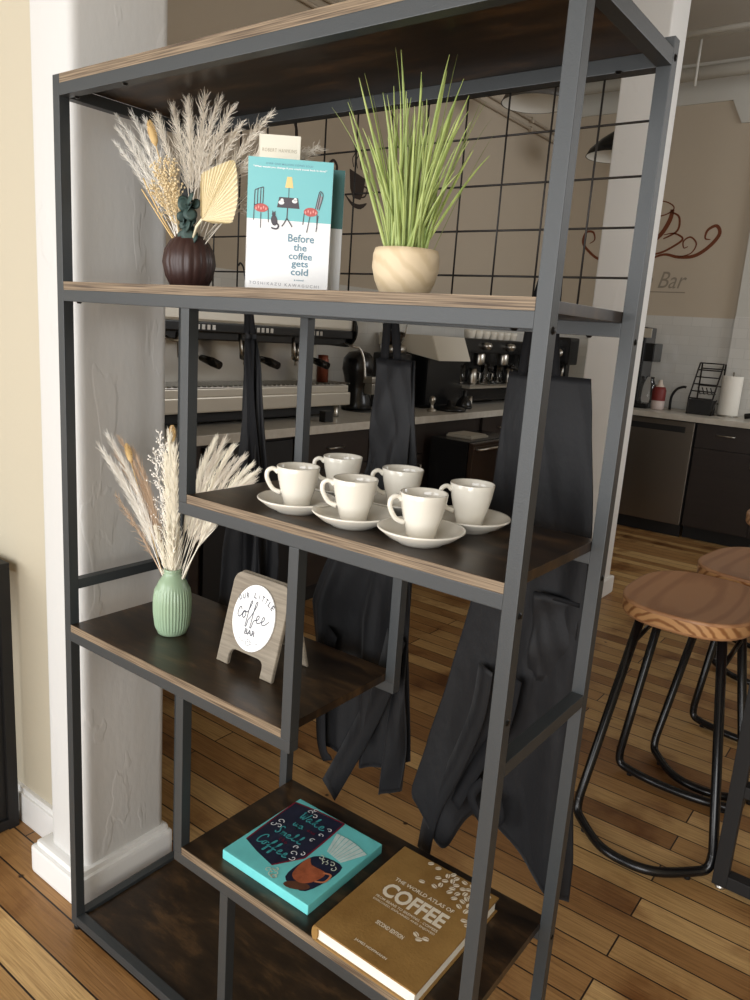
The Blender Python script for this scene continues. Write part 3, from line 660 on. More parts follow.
G1 = 'dried plumes fanning left from the green vase'; L1 = 'beige wispy dried plume leaning left out of the green vase'
for tp, s in (((.002, .09, 1.098), 1), ((.030, .09, 1.125), 2), ((.058, .10, 1.120), 3), ((.028, .11, 1.085), 4), ((.085, .11, 1.10), 5), ((.012, .10, 1.072), 6)):
    b = ng(s); plume('wispy_grass', b - V(0, 0, .06), b.lerp(Vector(tp), .5) + V(.02, 0, .015), tp, FBRN if s in (3, 5, 4) else FG2, L1, G1, t0=.3, n=230, bl=.055, ang=(.05, .3), droop=-.05, kinks=.12, seed=s, rr=.0006)
for tp, s in (((.058, .10, .985), 71), ((.050, .09, 1.01), 72)):
    b = ng(s); plume('curly_grass', b - V(0, 0, .06), b.lerp(Vector(tp), .5) + V(0, 0, -.01), tp, FBRN, 'curly beige dried stem drooping low at left of the green vase', 'curly stems low in the green vase', t0=.4, n=60, bl=.03, ang=(.2, .7), droop=.0, kinks=.4, seed=s, rr=.0006)
bunny_tail(ng(81) - V(0, 0, .06), (.12, .11, .98), (.080, .10, 1.100), FTAN, 'tan bunny tail grass head at left of the green vase bouquet', None, .034, .0072, 6)
bunny_tail(ng(82) - V(0, 0, .06), (.185, .13, 1.0), (.183, .125, 1.150), FTAN, 'tan bunny tail grass head at the top of the green vase bouquet', None, .030, .0075, 7)
for tp, s in (((.150, .12, 1.150), 91), ((.135, .12, 1.110), 92), ((.165, .12, 1.13), 93)):
    plume('berry_spray', ng(s) - V(0, 0, .06), ng(s).lerp(Vector(tp), .5), tp, FG2, 'spray of tiny white dried buds above the green vase', 'white bud sprays in the green vase', t0=.35, n=75, bl=.03, ang=(.3, 1.0), droop=0, kinks=.3, seed=s, bead=.0019, rr=.0005)
for tp, s in (((.185, .118, 1.148), 101), ((.178, .115, 1.10), 102), ((.198, .12, 1.12), 103)):
    plume('pampas_plume', ng(s) - V(0, 0, .06), ng(s).lerp(Vector(tp), .5), tp, FG3, 'thick upright cream pampas plume in the green vase', 'upright pampas in the green vase', t0=.12, n=560, bl=.05, ang=(.10, .42), droop=0, kinks=.08, seed=s, rr=.0008)
G2 = 'cream plumes fanning right behind the inner upright'; L2 = 'cream dried plume leaning right from the green vase, behind the inner upright'
for tp, s in (((0.217, .20, 1.134), 111), ((0.244, .20, 1.136), 112), ((0.268, .20, 1.126), 113), ((0.295, .20, 1.110), 114), ((0.330, .20, 1.088), 115), ((0.324, .20, 1.070), 116), ((0.297, .21, 1.073), 117), ((0.267, .20, 1.098), 118), ((0.237, .20, 1.108), 119), ((0.212, .20, 1.118), 120), ((0.310, .205, 1.096), 121), ((0.282, .2, 1.058), 122)):
    b = ng(s); plume('pampas_plume', b - V(0, 0, .06), b.lerp(Vector(tp), .55) + V(-.015, 0, .02), tp, FG3 if s % 2 else FG1, L2, G2, t0=.34, n=300, bl=.055, ang=(.05, .28), droop=.0, kinks=.08, seed=s, rr=.0008)
for tp, s in (((.205, .10, .975), 131), ((.225, .10, .990), 132), ((.165, .10, .965), 133)):
    b = ng(s); plume('wheat_ear', b - V(0, 0, .06), b.lerp(Vector(tp), .5), tp, FG3, 'short cream wheat like ear just above the green vase neck', 'short ears above the green vase', t0=.2, n=130, bl=.025, ang=(.2, .45), droop=0, kinks=.05, seed=s, rr=.001)

# ------------------------------------------------------------------ little A-frame sign
sgm = mat('weathered_grey_wood', srgb(150, 140, 124), .7, col2=srgb(120, 110, 96), vscale=5, stretch=(2, 30, 2))
SG = thing('coffee_bar_sign', 'small grey wood A-frame sign with a white oval plaque on the fourth board', 'sign', (.350, .101, z4 + .0008), (0, 0, 0))
def sign_poly(w, h, r=.022, notch=.032, leg=.030):
    P = [(0, 0), (leg, 0)] ; P += [(leg, notch * .6)] + [(leg + notch * .4 * (1 - math.cos(a)), notch * .6 + notch * .4 * math.sin(a)) for a in (.5, 1.0, 1.57)]
    P += [(w - p[0], p[1]) for p in P[::-1][:-2]] + [(w - leg, 0), (w, 0)]
    P += [(w - r + r * math.cos(a), h - r + r * math.sin(a)) for a in [i * math.pi / 12 for i in range(7)]]
    P += [(r - r * math.sin(a), h - r + r * math.cos(a)) for a in [i * math.pi / 12 for i in range(7)]]
    return P
lean = math.radians(90 - 15)
SW, SHH = .146, .176
mf = Matrix.Rotation(lean, 4, 'X')
fb_ = MB().prism(sign_poly(SW, SHH), -.008, 0, bev=.001).build('front_board', sgm, SG); fb_.matrix_local = mf
bb = MB().prism(sign_poly(SW, SHH), -.006, 0, bev=.001).build('back_board', sgm, SG)
bb.matrix_local = Matrix.Translation((0, .096, 0)) @ Matrix.Rotation(math.radians(180 - 75), 4, 'X')
pl = MB().prism(ell(SW / 2, .100, .053, .062, 48), .0001, .0035, bev=.0006).build('oval_plaque', mat('white_plaque', srgb(245, 245, 244), .4), fb_)
SI = flatm('grey_script', srgb(84, 86, 94))
cx = SW / 2
for i, ch in enumerate('OUR LITTLE'):
    if ch == ' ': continue
    a = math.radians(122 - i * 7.0); R = .075
    text_mesh(ch, cx + R * math.cos(a) * 1.0, .060 + R * 1.02 * math.sin(a), .0066 if ch != 'I' else .0016, .0105, SI, pl, .0038, 'lettering', .03, rot=a - math.pi / 2, align='CENTER')
sc = lambda L: [[(cx - .040 + p[0] * .080, .088 + p[1] * .08) for p in l] for l in L]
coffee = [[(.10, .26), (.06, .32), (.01, .26), (.0, .14), (.05, .08), (.12, .14), (.17, .24), (.22, .25), (.25, .17), (.21, .09), (.16, .12), (.17, .21), (.24, .24), (.30, .26), (.36, .42), (.38, .52), (.34, .50), (.32, .30), (.31, .05), (.30, -.08), (.34, -.06), (.36, .08), (.40, .14), (.48, .30), (.54, .46), (.54, .54), (.50, .50), (.48, .30), (.47, .05), (.46, -.08), (.50, -.06), (.53, .08), (.58, .12), (.66, .16), (.68, .23), (.63, .24), (.61, .14), (.66, .07), (.74, .11), (.83, .17), (.85, .24), (.80, .25), (.78, .14), (.83, .07), (.92, .12), (1.0, .20)]]
strokes(sc(coffee), .0020, .0038, 4).build('script_lettering', flatm('script_ink', srgb(70, 72, 82)), pl)
text_mesh('BAR', cx, .0675, .028, .0105, SI, pl, .0038, 'lettering', .03, align='CENTER')
strokes([ell(cx, .054, .0055, .0055, 14) + [(cx + .0055, .054)], [(cx - .002, .054), (cx, .0565), (cx + .002, .054), (cx, .0515)], [(cx + .0055, .057), (cx + .0095, .056), (cx + .008, .052), (cx + .005, .0515)], [(cx - .024, .058), (cx - .017, .054), (cx - .009, .0535)], [(cx + .012, .0535), (cx + .018, .055), (cx + .025, .059)]], .0009, .0038).build('cup_drawing', SI, pl)

# ------------------------------------------------------------------ canvas painting and atlas on the fifth board
CV = thing('canvas_painting', 'turquoise painted canvas with cup and script, lying on the fifth board', 'canvas', (.4585, .031, z5 + .0003))
CW, CH, CT = .212, .211, .0195
TQ = mat('turquoise_acrylic', srgb(112, 206, 206), .4, var=.08, vscale=12, bump=.2, bscale=60)
body = MB().box(0, CW, 0, CH, 0, CT, .002).build('stretched_canvas', TQ, CV)
Z0 = CT + .0003
NV = mat('navy_acrylic', srgb(34, 38, 58), .4, var=.2, vscale=30); CR = flatm('crimson_acrylic', srgb(120, 28, 50), .4)
navy = [(.002, .194), (.120, .222 - .014), (.128, .083), (.096, .030), (.050, .038), (.011, .049)]
flat(navy, Z0).build('painted_navy_shape', NV, body)
strokes([[navy[0], (.06, .203), navy[1]], [navy[1], (.125, .145), navy[2]], [navy[2], navy[3]], [navy[5], (.006, .12), navy[0]]], .0035, Z0 + .0002).build('painted_border', CR, body)
flat(smooth_pts([(.131, .062, 0), (.138, .098, 0), (.162, .112, 0), (.196, .110, 0), (.198, .067, 0), (.186, .022, 0), (.160, .016, 0), (.135, .025, 0)], 3, True), Z0 + .0001).build('painted_dark_patch', NV, body)
flat(smooth_pts([(.135, .090, 0), (.150, .078, 0), (.178, .080, 0), (.186, .070, 0), (.180, .045, 0), (.164, .030, 0), (.142, .035, 0), (.134, .060, 0)], 3, True), Z0 + .0004).build('painted_cup', mat('copper_acrylic', srgb(160, 88, 58), .4, var=.25, vscale=60), body)
flat(rell(.165, .022, .024, .010, .5), Z0 + .0003).build('painted_saucer', mat('brown_acrylic', srgb(96, 62, 46), .4, var=.2, vscale=60), body)
strokes([[(.180, .076), (.194, .080), (.196, .060), (.182, .050)]], .004, Z0 + .0005).build('painted_handle', mat('copper_light', srgb(190, 120, 84), .4), body)
m = MB(); fz = [(.147, .125), (.125, .171), (.212, .162), (.185, .118)]
n = 8
for i in range(n):
    t0_, t1_ = i / n, (i + .86) / n
    a = lambda t: (.128 + t * .082, .176 - .010 * t + .006 * math.sin(math.pi * t)); c = lambda t: (.147 + t * .040, .124 - .007 * t)
    flat([c(t0_), c(t1_), a(t1_), a(t0_)], Z0 + .0006, m)
m.build('painted_filter', mat('pale_filter_acrylic', srgb(200, 222, 218), .5, var=.1, vscale=60), body)
TS = flatm('teal_script_acrylic', srgb(70, 160, 164), .4); WS = flatm('white_acrylic', srgb(225, 228, 230), .4)
# painted script, letter by letter, each glyph a cursive stroke
GL = {'W': [[(0, .7), (.1, .9), (.15, .2), (.3, .0), (.45, .5), (.5, .8), (.5, .2), (.65, 0), (.85, .5), (.95, .95)]], 'a': [[(.6, .45), (.3, .5), (.1, .2), (.3, 0), (.55, .3), (.6, .45), (.6, .1), (.9, .1)]], 'k': [[(.0, .1), (.25, .6), (.3, 1), (.15, .9), (.15, 0)], [(.15, .3), (.5, .5), (.3, .28), (.6, 0), (.9, .12)]], 'e': [[(.0, .15), (.45, .3), (.4, .5), (.15, .4), (.15, .1), (.45, 0), (.9, .15)]],
      'u': [[(0, .4), (.1, .45), (.1, .1), (.35, 0), (.6, .45), (.6, .1), (.9, .1)]], 'p': [[(.05, .45), (.1, -.4), (.1, .3), (.45, .5), (.6, .2), (.35, 0), (.15, .1)], [(.55, .1), (.9, .15)]], 'n': [[(0, .4), (.15, .45), (.12, 0), (.2, .35), (.5, .45), (.55, .1), (.9, .1)]], 'd': [[(.55, .4), (.2, .45), (.1, .1), (.4, .02), (.6, .4), (.65, 1), (.6, .1), (.9, .1)]],
      'S': [[(.8, .9), (.45, 1.05), (.2, .8), (.45, .5), (.6, .2), (.3, -.05), (.0, .15)]], 'm': [[(0, .4), (.1, .45), (.1, 0), (.2, .4), (.4, .4), (.4, .02), (.5, .4), (.72, .4), (.72, .1), (.95, .1)]], 'l': [[(0, .1), (.3, .6), (.35, 1.0), (.2, .95), (.2, .1), (.5, .05), (.8, .15)]], 't': [[(.3, .85), (.25, .1), (.6, .05)], [(.05, .6), (.55, .65)]], 'h': [[(.1, .95), (.1, 0), (.2, .4), (.45, .4), (.5, .05), (.85, .1)]],
      'C': [[(.85, .8), (.6, 1.05), (.2, .9), (.0, .45), (.2, .0), (.6, -.05), (1.0, .2)]], 'o': [[(.35, .45), (.1, .3), (.2, 0), (.5, .05), (.5, .4), (.3, .45), (.9, .4)]], 'f': [[(.0, .1), (.4, .6), (.45, 1.0), (.28, .9), (.22, .0), (.15, -.45), (.35, -.4), (.35, .1), (.8, .15)]]}
def script(word, x, y, w, h, rot):
    out = []; n_ = len(word); cw = w / n_; c_, s_ = math.cos(rot), math.sin(rot)
    for i, ch in enumerate(word):
        for L in GL[ch]:
            out.append([(x + (i * cw + px_ * cw) * c_ - (py_ * h) * s_, y + (i * cw + px_ * cw) * s_ + (py_ * h) * c_) for px_, py_ in L])
    return out
Ls = script('Wake', .040, .163, .066, .024, -.02) + script('up', .046, .138, .026, .018, 0) + script('Smell', .034, .101, .066, .021, .03) + script('Coffee', .026, .060, .078, .024, -.03)
strokes(Ls, .0026, Z0 + .0007, 4).build('painted_script', TS, body)
strokes(script('and', .080, .142, .020, .010, 0) + script('the', .056, .088, .022, .010, 0), .0011, Z0 + .0007, 4).build('painted_small_script', CR, body)
def curl(x, y, r, a0, s=1): return [(x + r * (1 - k / 9) * math.cos(a0 + s * k * .7), y + r * (1 - k / 9) * math.sin(a0 + s * k * .7)) for k in range(9)]
sw = []
for (x, y, r, a, s) in ((.022, .130, .008, 0, 1), (.030, .117, .007, 3, -1), (.016, .115, .007, 1, -1), (.045, .190, .007, 0, 1), (.062, .185, .007, 2.5, -1), (.052, .200, .006, 1, 1), (.108, .150, .006, 0, 1), (.112, .172, .006, 3, -1), (.106, .128, .006, 1, 1), (.104, .078, .008, 0, 1), (.118, .088, .006, 2, -1), (.113, .068, .007, 4, 1), (.098, .094, .006, 4, -1)): sw.append(curl(x, y, r, a, s))
strokes(sw, .0018, Z0 + .0008, 3).build('painted_swirls', WS, body)
st = []
rnd = random.Random(9)
for k in range(7): st.append(curl(.108 + rnd.uniform(-.012, .016), .020 + rnd.uniform(-.008, .010), .007, rnd.uniform(0, 6), 1))
strokes(st, .0016, Z0 + .0009, 3).build('painted_flourish', flatm('pale_swirl_acrylic', srgb(205, 214, 196), .4), body); st = []
for k in range(5): st.append(curl(.150 + .009 * k, .100 + rnd.uniform(-.006, .006), .007, rnd.uniform(0, 6), -1))
strokes(st, .0016, Z0 + .0009, 3).build('painted_foam', flatm('pale_swirl_acrylic', srgb(205, 214, 196), .4), body)

AT = thing('coffee_atlas_book', 'large golden brown hardcover coffee atlas lying on the fifth board', 'book', (.7075, -.0015, z5 + .0003))
AW, AH, ATH = .204, .258, .0285
OC = mat('ochre_cloth_cover', srgb(154, 120, 68), .5, col2=srgb(132, 99, 52), vscale=14, bump=.15, bscale=200)
MB().box(.008, AW - .004, .004, AH - .004, .003, ATH - .003).build('page_block', M['paper'], AT)
cvm = MB().box(.004, AW, 0, AH, ATH - .003, ATH, .0008).box(.004, AW, 0, AH, 0, .003, .0008)
cvm.tube([(.0075, 0, ATH / 2), (.0075, AH, ATH / 2)], [ATH / 2 - .0004] * 2, 20, mat=Matrix.Translation((.003, 0, 0)) @ Matrix.Diagonal((.45, 1, 1, 1)))
cv = cvm.build('cover', OC, AT)
CRM = flatm('cream_foil', srgb(226, 216, 196), .4); zt = ATH + .0003
text_mesh('THE WORLD ATLAS OF', .042, .1715, .120, .0085, CRM, cv, zt, 'title_lettering', .02)
text_mesh('COFFEE', .040, .1285, .124, .0350, CRM, cv, zt, 'title_lettering', .035)
text_mesh('FROM BEANS TO BREWING - COFFEES', .040, .1185, .124, .0055, CRM, cv, zt, 'subtitle_lettering', .01)
text_mesh('EXPLORED, EXPLAINED AND ENJOYED', .040, .1095, .124, .0055, CRM, cv, zt, 'subtitle_lettering', .01)
text_mesh('SECOND EDITION', .076, .0695, .054, .0085, CRM, cv, zt, 'edition_lettering', .025)
text_mesh('JAMES HOFFMANN', .072, .0185, .062, .0062, CRM, cv, zt, 'author_lettering', .015)
rnd = random.Random(5); beans = MB(); slits = []
pts = [(.150, .088, .6), (.141, .094, -.4), (.158, .096, .2), (.081, .201, .2), (.104, .206, -.3), (.131, .222, .3)]
for k in range(900):
    x, y = rnd.uniform(.060, .198), rnd.uniform(.165, .253)
    d_ = (x - .06) / .14 * .9 + (y - .165) / .09 * .8
    if d_ > .98 + rnd.uniform(-.22, .25) and all((x - q[0]) ** 2 + (y - q[1]) ** 2 > .0098 ** 2 for q in pts) and not (x < .165 and y < .185): pts.append((x, y, rnd.uniform(-1.5, 1.5)))
emb = MB()
for ib, (x, y, a) in enumerate(pts):
    flat(rell(x, y, .0060, .0042, a, 14), zt, emb if ib < 3 else beans)
    slits.append([(x - .0058 * math.cos(a), y - .0058 * math.sin(a)), (x - .001 * math.sin(a), y + .001 * math.cos(a)), (x + .0058 * math.cos(a), y + .0058 * math.sin(a))])
emb.build('bean_emblem', CRM, cv); beans.build('printed_beans', CRM, cv); strokes(slits, .0013, zt + .0002, 3).build('printed_bean_slits', OC, cv)
# ------------------------------------------------------------------ aprons hung behind the shelf
def interp(rows, z):
    rows = sorted(rows, key=lambda r: -r[0])
    if z >= rows[0][0]: return rows[0][1:]
    for a, b in zip(rows, rows[1:]):
        if b[0] <= z <= a[0]:
            t = (a[0] - z) / (a[0] - b[0]); t = t * t * (3 - 2 * t) * .3 + t * .7
            return tuple(p + (q - p) * t for p, q in zip(a[1:], b[1:]))
    return rows[-1][1:]
def sheet(rows, y0, amp, nf, phase, seed=0, nu=60, nv=70, bottom=None, th=.0016):
    """hanging cloth: rows = (z, x_left, x_right); folds deepen downwards"""
    zt_, zb = max(r[0] for r in rows), min(r[0] for r in rows)
    rnd = random.Random(seed); ph = [rnd.uniform(0, 6.28) for _ in range(6)]
    def f(u, v):
        z = zt_ + (zb - zt_) * v
        if bottom: z = zt_ + ((bottom(u)) - zt_) * v
        xl, xr = interp(rows, z); d = (v ** 1.2) * amp
        x = xl + (xr - xl) * u + .006 * v * math.sin(nf * 6.28 * u * 1.3 + ph[3])
        y = y0 + d * math.sin(nf * 6.28 * u + phase + 1.4 * v + .8 * math.sin(3 * u + ph[0])) + .40 * d * math.sin(nf * 14 * u + ph[1] + 3 * v) + .006 * v * abs(math.sin(4.2 * u + 5 * v + ph[4])) - .003 * abs(math.sin(7 * u - 6 * v + ph[5])) + .004 * math.sin(v * 9 + ph[2] + 4 * u)
        return V(x, max(y, .330), z)
    m = MB().grid(f, nu, nv)
    return m
def cloth_obj(m, name, mat_, parent, th=.0016, label=None):
    o = m.build(name, mat_, parent, recalc=False, label=label); s = o.modifiers.new('cloth_thickness', 'SOLIDIFY'); s.thickness = th; s.offset = 0; return o
def strap(P, w, parent, name='strap', nrm=(0, 1, 0), mat_=None):
    Q = smooth_pts(P, 6); b = bmesh.new(); prev = None
    for i, p in enumerate(Q):
        t = (Q[min(i + 1, len(Q) - 1)] - Q[max(i - 1, 0)]).normalized(); x = t.cross(Vector(nrm)).normalized() * w / 2
        q = [b.verts.new(p - x), b.verts.new(p + x)]
        if prev: f = b.faces.new([prev[0], prev[1], q[1], q[0]]); f.smooth = True
        prev = q
    m = MB(); m.merge(b); o = m.build(name, mat_ or M['cotton_dark'], parent, recalc=False); s = o.modifiers.new('cloth_thickness', 'SOLIDIFY'); s.thickness = .0018; s.offset = 0; return o
def hook(x, z, parent):
    P = smooth_pts([(x, .3135, z + .012), (x, .318, z + .018), (x, .326, z + .012), (x, .330, z), (x, .334, z - .014), (x, .341, z - .018), (x, .348, z - .010)], 4)
    MB().tube(P, .0018, 8).build('hook', M['wire'], parent)
# A: narrow folded apron at left
A = thing('black_apron', 'narrow folded black apron hanging behind the left of the cup board', 'apron', group=None)
cloth_obj(sheet([(1.36, .140, .164), (1.27, .134, .188), (1.18, .124, .200), (1.06, .118, .214), (.98, .10, .232), (.85, .078, .242), (.66, .066, .240)], .356, .020, 2.2, .4, 1), 'apron_cloth', M['cotton'], A)
cloth_obj(sheet([(1.34, .148, .170), (1.05, .158, .204), (.80, .15, .230)], .348, .012, 1.2, 2.4, 5, 24, 40), 'folded_flap', M['cotton_dark'], A)
strap([(.143, .352, 1.35), (.148, .346, 1.40), (.153, .343, 1.455), (.158, .346, 1.40), (.162, .352, 1.35)], .016, A, 'neck_strap'); hook(.153, 1.475, A)
# B: middle apron
B = thing('black_apron', 'black apron hanging behind the middle of the shelf, ties dangling below the fourth board', 'apron')
cloth_obj(sheet([(1.327, .500, .586), (1.24, .496, .592), (1.12, .484, .604), (.97, .420, .606), (.80, .352, .610), (.66, .368, .618), (.50, .395, .628), (.46, .40, .63)], .356, .016, 1.8, 1.2, 2, bottom=lambda u: .50 - .03 * math.sin(u * 3.1) + .02 * u), 'apron_cloth', M['cotton'], B)
cloth_obj(sheet([(1.325, .501, .585), (1.13, .500, .590), (1.05, .50, .60)], .346, .005, 1, .3, 8, 30, 20), 'bib', M['cotton'], B)
cloth_obj(sheet([(.92, .596, .614), (.70, .582, .624), (.55, .576, .632), (.43, .566, .632)], .350, .008, 1, .8, 6, 12, 40, bottom=lambda u: .425 + .04 * u), 'side_panel', M['cotton'], B)
strap([(.515, .352, 1.325), (.520, .346, 1.39), (.525, .343, 1.455), (.535, .347, 1.40), (.545, .352, 1.325)], .018, B, 'neck_strap'); hook(.527, 1.475, B)
strap([(.60, .338, .80), (.575, .338, .68), (.525, .338, .55), (.455, .338, .395)], .056, B, 'waist_tie', (.3, 1, 0), M['cotton'])
strap([(.44, .338, .76), (.42, .338, .64), (.425, .340, .50), (.445, .342, .46)], .050, B, 'gathered_tie', (.5, 1, 0))
# C: right apron, wide
Cc = thing('black_apron', 'wide black apron with pocket hanging at the right end behind the shelf', 'apron')
cloth_obj(sheet([(1.325, .772, .918), (1.27, .770, .926), (1.07, .768, .954), (.93, .752, .960), (.75, .718, .968), (.60, .688, .985), (.487, .665, 1.0), (.38, .700, 1.003)], .358, .014, 1.5, 2.0, 3, bottom=lambda u: .485 - .09 * math.exp(-((u - .16) / .12) ** 2) - .075 * max(0, min(1, (u - .5) / .35))), 'apron_cloth', M['cotton'], Cc)
cloth_obj(sheet([(.96, .868, .952), (.80, .866, .952)], .352, .001, 1, 0, 12, 16, 12), 'pocket', M['cotton'], Cc)
strap([(.869, .349, .957), (.91, .349, .958), (.951, .349, .957)], .008, Cc, 'pocket_hem')
strap([(.800, .352, 1.32), (.812, .343, 1.42), (.832, .342, 1.50), (.845, .344, 1.50), (.850, .348, 1.40), (.860, .352, 1.32)], .016, Cc, 'neck_strap'); hook(.838, 1.52, Cc)
strap([(.80, .336, .80), (.79, .340, .70), (.755, .343, .58), (.715, .345, .47), (.700, .347, .36)], .040, Cc, 'waist_tie', (.4, 1, 0), M['cotton'])
strap([(.86, .336, .80), (.845, .339, .70), (.80, .342, .60), (.76, .345, .50)], .030, Cc, 'waist_tie', (.4, 1, 0))
strap([(.82, .336, .58), (.80, .334, .54), (.83, .336, .50), (.86, .337, .52), (.85, .337, .56)], .018, Cc, 'tie_knot')

# ------------------------------------------------------------------ left counter (runs away from the viewer)
XF = -.995
LC = thing('base_cabinets', 'dark brown base cabinets under the long left counter', 'cabinet', (0, 0, 0))
MB().box(XL + .013, XF - .02, .62, 5.60, .10, .88).build('carcass', M['cabinet'], LC)
MB().box(XL + .013, XF - .07, .62, 5.60, 0, .10).build('toe_kick', M['black_matte'], LC)
ys = [.64, 1.20, 1.76, 2.32]
def front(x, ya, yb_, za, zb, name, hz=None, hv=None):
    d = MB().box(x - .018, x, ya + .004, yb_ - .004, za + .003, zb - .003, .002).build(name, M['cabinet'], LC)
    yc = (ya + yb_) / 2
    if hz: MB().tube([(x, yc - .05, hz), (x + .022, yc - .05, hz), (x + .022, yc + .05, hz), (x, yc + .05, hz)], .0045, 8).build('handle', M['steel'], d)
    if hv: MB().tube([(x, hv, zb - .18), (x + .022, hv, zb - .18), (x + .022, hv, zb - .06), (x, hv, zb - .06)], .0045, 8).build('handle', M['steel'], d)
for a, b in ((.64, 1.20), (1.76, 2.32), (2.32, 2.85), (3.52, 4.05), (4.05, 4.6)):
    front(XF, a, b, .70, .875, 'drawer', .80); front(XF, a, b, .11, .70, 'cabinet_door', None, b - .05)
MB().box(XF - .018, XF + .002, 1.22, 1.74, .12, .86, .002).build('open_shelf_front', M['black_matte'], LC)
LW = MB().box(XL + .013, -.960, .60, 5.60, .88, .92, .003).build('countertop', M['quartz']); tag(LW, 'long pale quartz worktop under the espresso machines', 'worktop')
# protruding small fridge
FR = thing('small_fridge', 'small black fridge standing out from under the left worktop', 'fridge', (0, 0, 0))
MB().box(-.972, -.72, 2.88, 3.46, .015, .80, .006).build('body', M['black_gloss'], FR)
d = MB().box(-.716, -.688, 2.88, 3.46, .03, .795, .006).build('door', mat('reflection_tinted_door', srgb(52, 40, 32), .2), FR)  # brown reflection mixed into the black door's colour
MB().tube([(-.69, 2.92, .76), (-.665, 2.92, .76), (-.665, 3.40, .76), (-.69, 3.40, .76)], .007, 8).build('handle', M['steel'], d)
tag(MB().box(-.93, -.76, 2.98, 3.18, .8005, .812, .003).box(-.925, -.77, 2.99, 3.17, .812, .82, .002).build('folded_papers', flatm('pale_paper', srgb(170, 164, 152))), 'flat pale stack of papers on the small black fridge', 'papers')

# ------------------------------------------------------------------ espresso machines
def espresso(y0, y1, label, groups, xf=-1.12, xb=-1.56):
    E_ = thing('espresso_machine', label, 'espresso machine', (0, 0, .8855))
    for (x, y) in ((xf - .05, y0 + .06), (xf - .05, y1 - .06), (xb + .05, y0 + .06), (xb + .05, y1 - .06)):
        MB().lathe([(0, 0), (.022, 0), (.018, .02), (.015, .07), (0, .07)], 16, (x, y, .0352)).build('foot', M['steel'], E_)
    MB().box(xb, xf, y0, y1, .10, .165, .006).box(xb, xf - .01, y0 + .01, y1 - .01, .165, .20, .004).build('base', M['steel_light'], E_)
    MB().box(xb, xf - .05, y0 + .03, y1 - .03, .052, .10, .004).build('underside_fill', M['black_matte'], E_)  # black block stands in for the shadow under the machine
    g = MB()
    g.box(xf - .22, xf - .01, y0 + .03, y1 - .03, .200, .206, .001); n_ = int((y1 - y0) / .03)
    for k in range(n_): g.box(xf - .215, xf - .015, y0 + .04 + k * .03, y0 + .048 + k * .03, .206, .212)
    g.build('drip_grate', M['steel'], E_)
    MB().box(xb, xf - .23, y0 + .02, y1 - .02, .20, .40, .004).build('splash_panel', M['steel'], E_)
    MB().box(xb + .01, xf - .03, y0 + .02, y1 - .02, .40, .44, .006).build('group_housing', M['black_gloss'], E_)
    cp = MB().box(xb, xf, y0 + .01, y1 - .01, .435, .475, .005).build('control_panel', M['black_gloss'], E_)
    MB().box(xb, xf - .01, y0, y1, .475, .56, .012).build('top_panel', M['steel_light'], E_)
    for ye in (y0 - .012, y1):
        P = [(xb, .40)] + [(xf - .06 + .075 * math.sin(a), .478 - .085 * math.cos(a)) for a in [math.pi * k / 12 for k in range(13)]] + [(xb, .563)]
        mt = Matrix(((1, 0, 0, 0), (0, 0, 1, ye), (0, 1, 0, 0), (0, 0, 0, 1)))
        MB().prism(P, 0, .012, mt).build('end_panel', M['black_gloss'], E_)
    for gy in groups:
        MB().lathe([(0, 0), (.036, 0), (.040, .01), (.040, .05), (.030, .06), (0, .06)], 24, (xf - .08, gy, .345)).build('group_head', M['steel'], E_)
        MB().tube([(xf - .03, gy - .10, .43), (xf - .02, gy - .10, .36), (xf - .03, gy - .09, .33)], .008, 8).build('water_tap', M['steel'], E_)
        pfm = MB().lathe([(0, 0), (.026, 0), (.033, .008), (.034, .028), (0, .028)], 24, (xf - .09, gy, .318)).tube([(xf - .07, gy, .332), (xf - .01, gy + .006, .330)], .007, 10).tube([(xf - .09, gy - .012, .318), (xf - .088, gy - .016, .296)], .006, 8).tube([(xf - .09, gy + .012, .318), (xf - .088, gy + .016, .296)], .006, 8).build('portafilter', M['steel'], E_)
        MB().tube([(xf - .01, gy + .006, .330), (xf + .05, gy + .012, .318), (xf + .095, gy + .016, .306)], [.013, .019, .017], 12).build('portafilter_handle', M['black_gloss'], pfm)
        for k in range(6):
            MB().box(xf - .001, xf + .0015, gy - .085 + k * .028, gy - .068 + k * .028, .445, .465, .0006).build('button', M['steel'], cp)
    for sy in (y0 + .07, y1 - .03):
        MB().tube(smooth_pts([(xf - .04, sy, .42), (xf + .02, sy, .40), (xf + .045, sy + .03, .39), (xf + .06, sy + .05, .33), (xf + .07, sy + .055, .24)], 5), .006, 10).build('steam_wand', M['steel'], E_)
    return E_
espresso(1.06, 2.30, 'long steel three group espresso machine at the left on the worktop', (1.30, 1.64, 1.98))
# second machine: white sloped hood, black body
E2 = thing('espresso_machine', 'black espresso machine with a white sloped hood, farther along the worktop', 'espresso machine', (0, 0, .8905))
EY0, EY1 = 3.12, 4.80
for (x, y) in ((-1.16, EY0 + .5), (-1.16, EY1 - .06), (-1.5, EY0 + .5), (-1.5, EY1 - .06)):
    MB().lathe([(0, 0), (.022, 0), (.018, .02), (.015, .07), (0, .07)], 16, (x, y, .0302)).build('foot', M['steel'], E2)
MB().box(-1.56, -1.14, EY0 + .45, EY1, .150, .17, .004).build('base', M['steel_light'], E2)
MB().box(-1.56, -1.20, EY0 + .45, EY1, .060, .150, .004).build('underside_fill', M['black_gloss'], E2)
MB().box(-1.56, -1.33, EY0 + .30, EY1 - .02, .17, .40, .006).box(-1.56, -1.20, EY0 + .02, EY0 + .46, .0302, .40, .02).build('body', M['black_gloss'], E2)
MB().box(-1.56, -1.17, EY0 + .35, EY1, .38, .475, .012).build('group_housing', M['black_gloss'], E2)
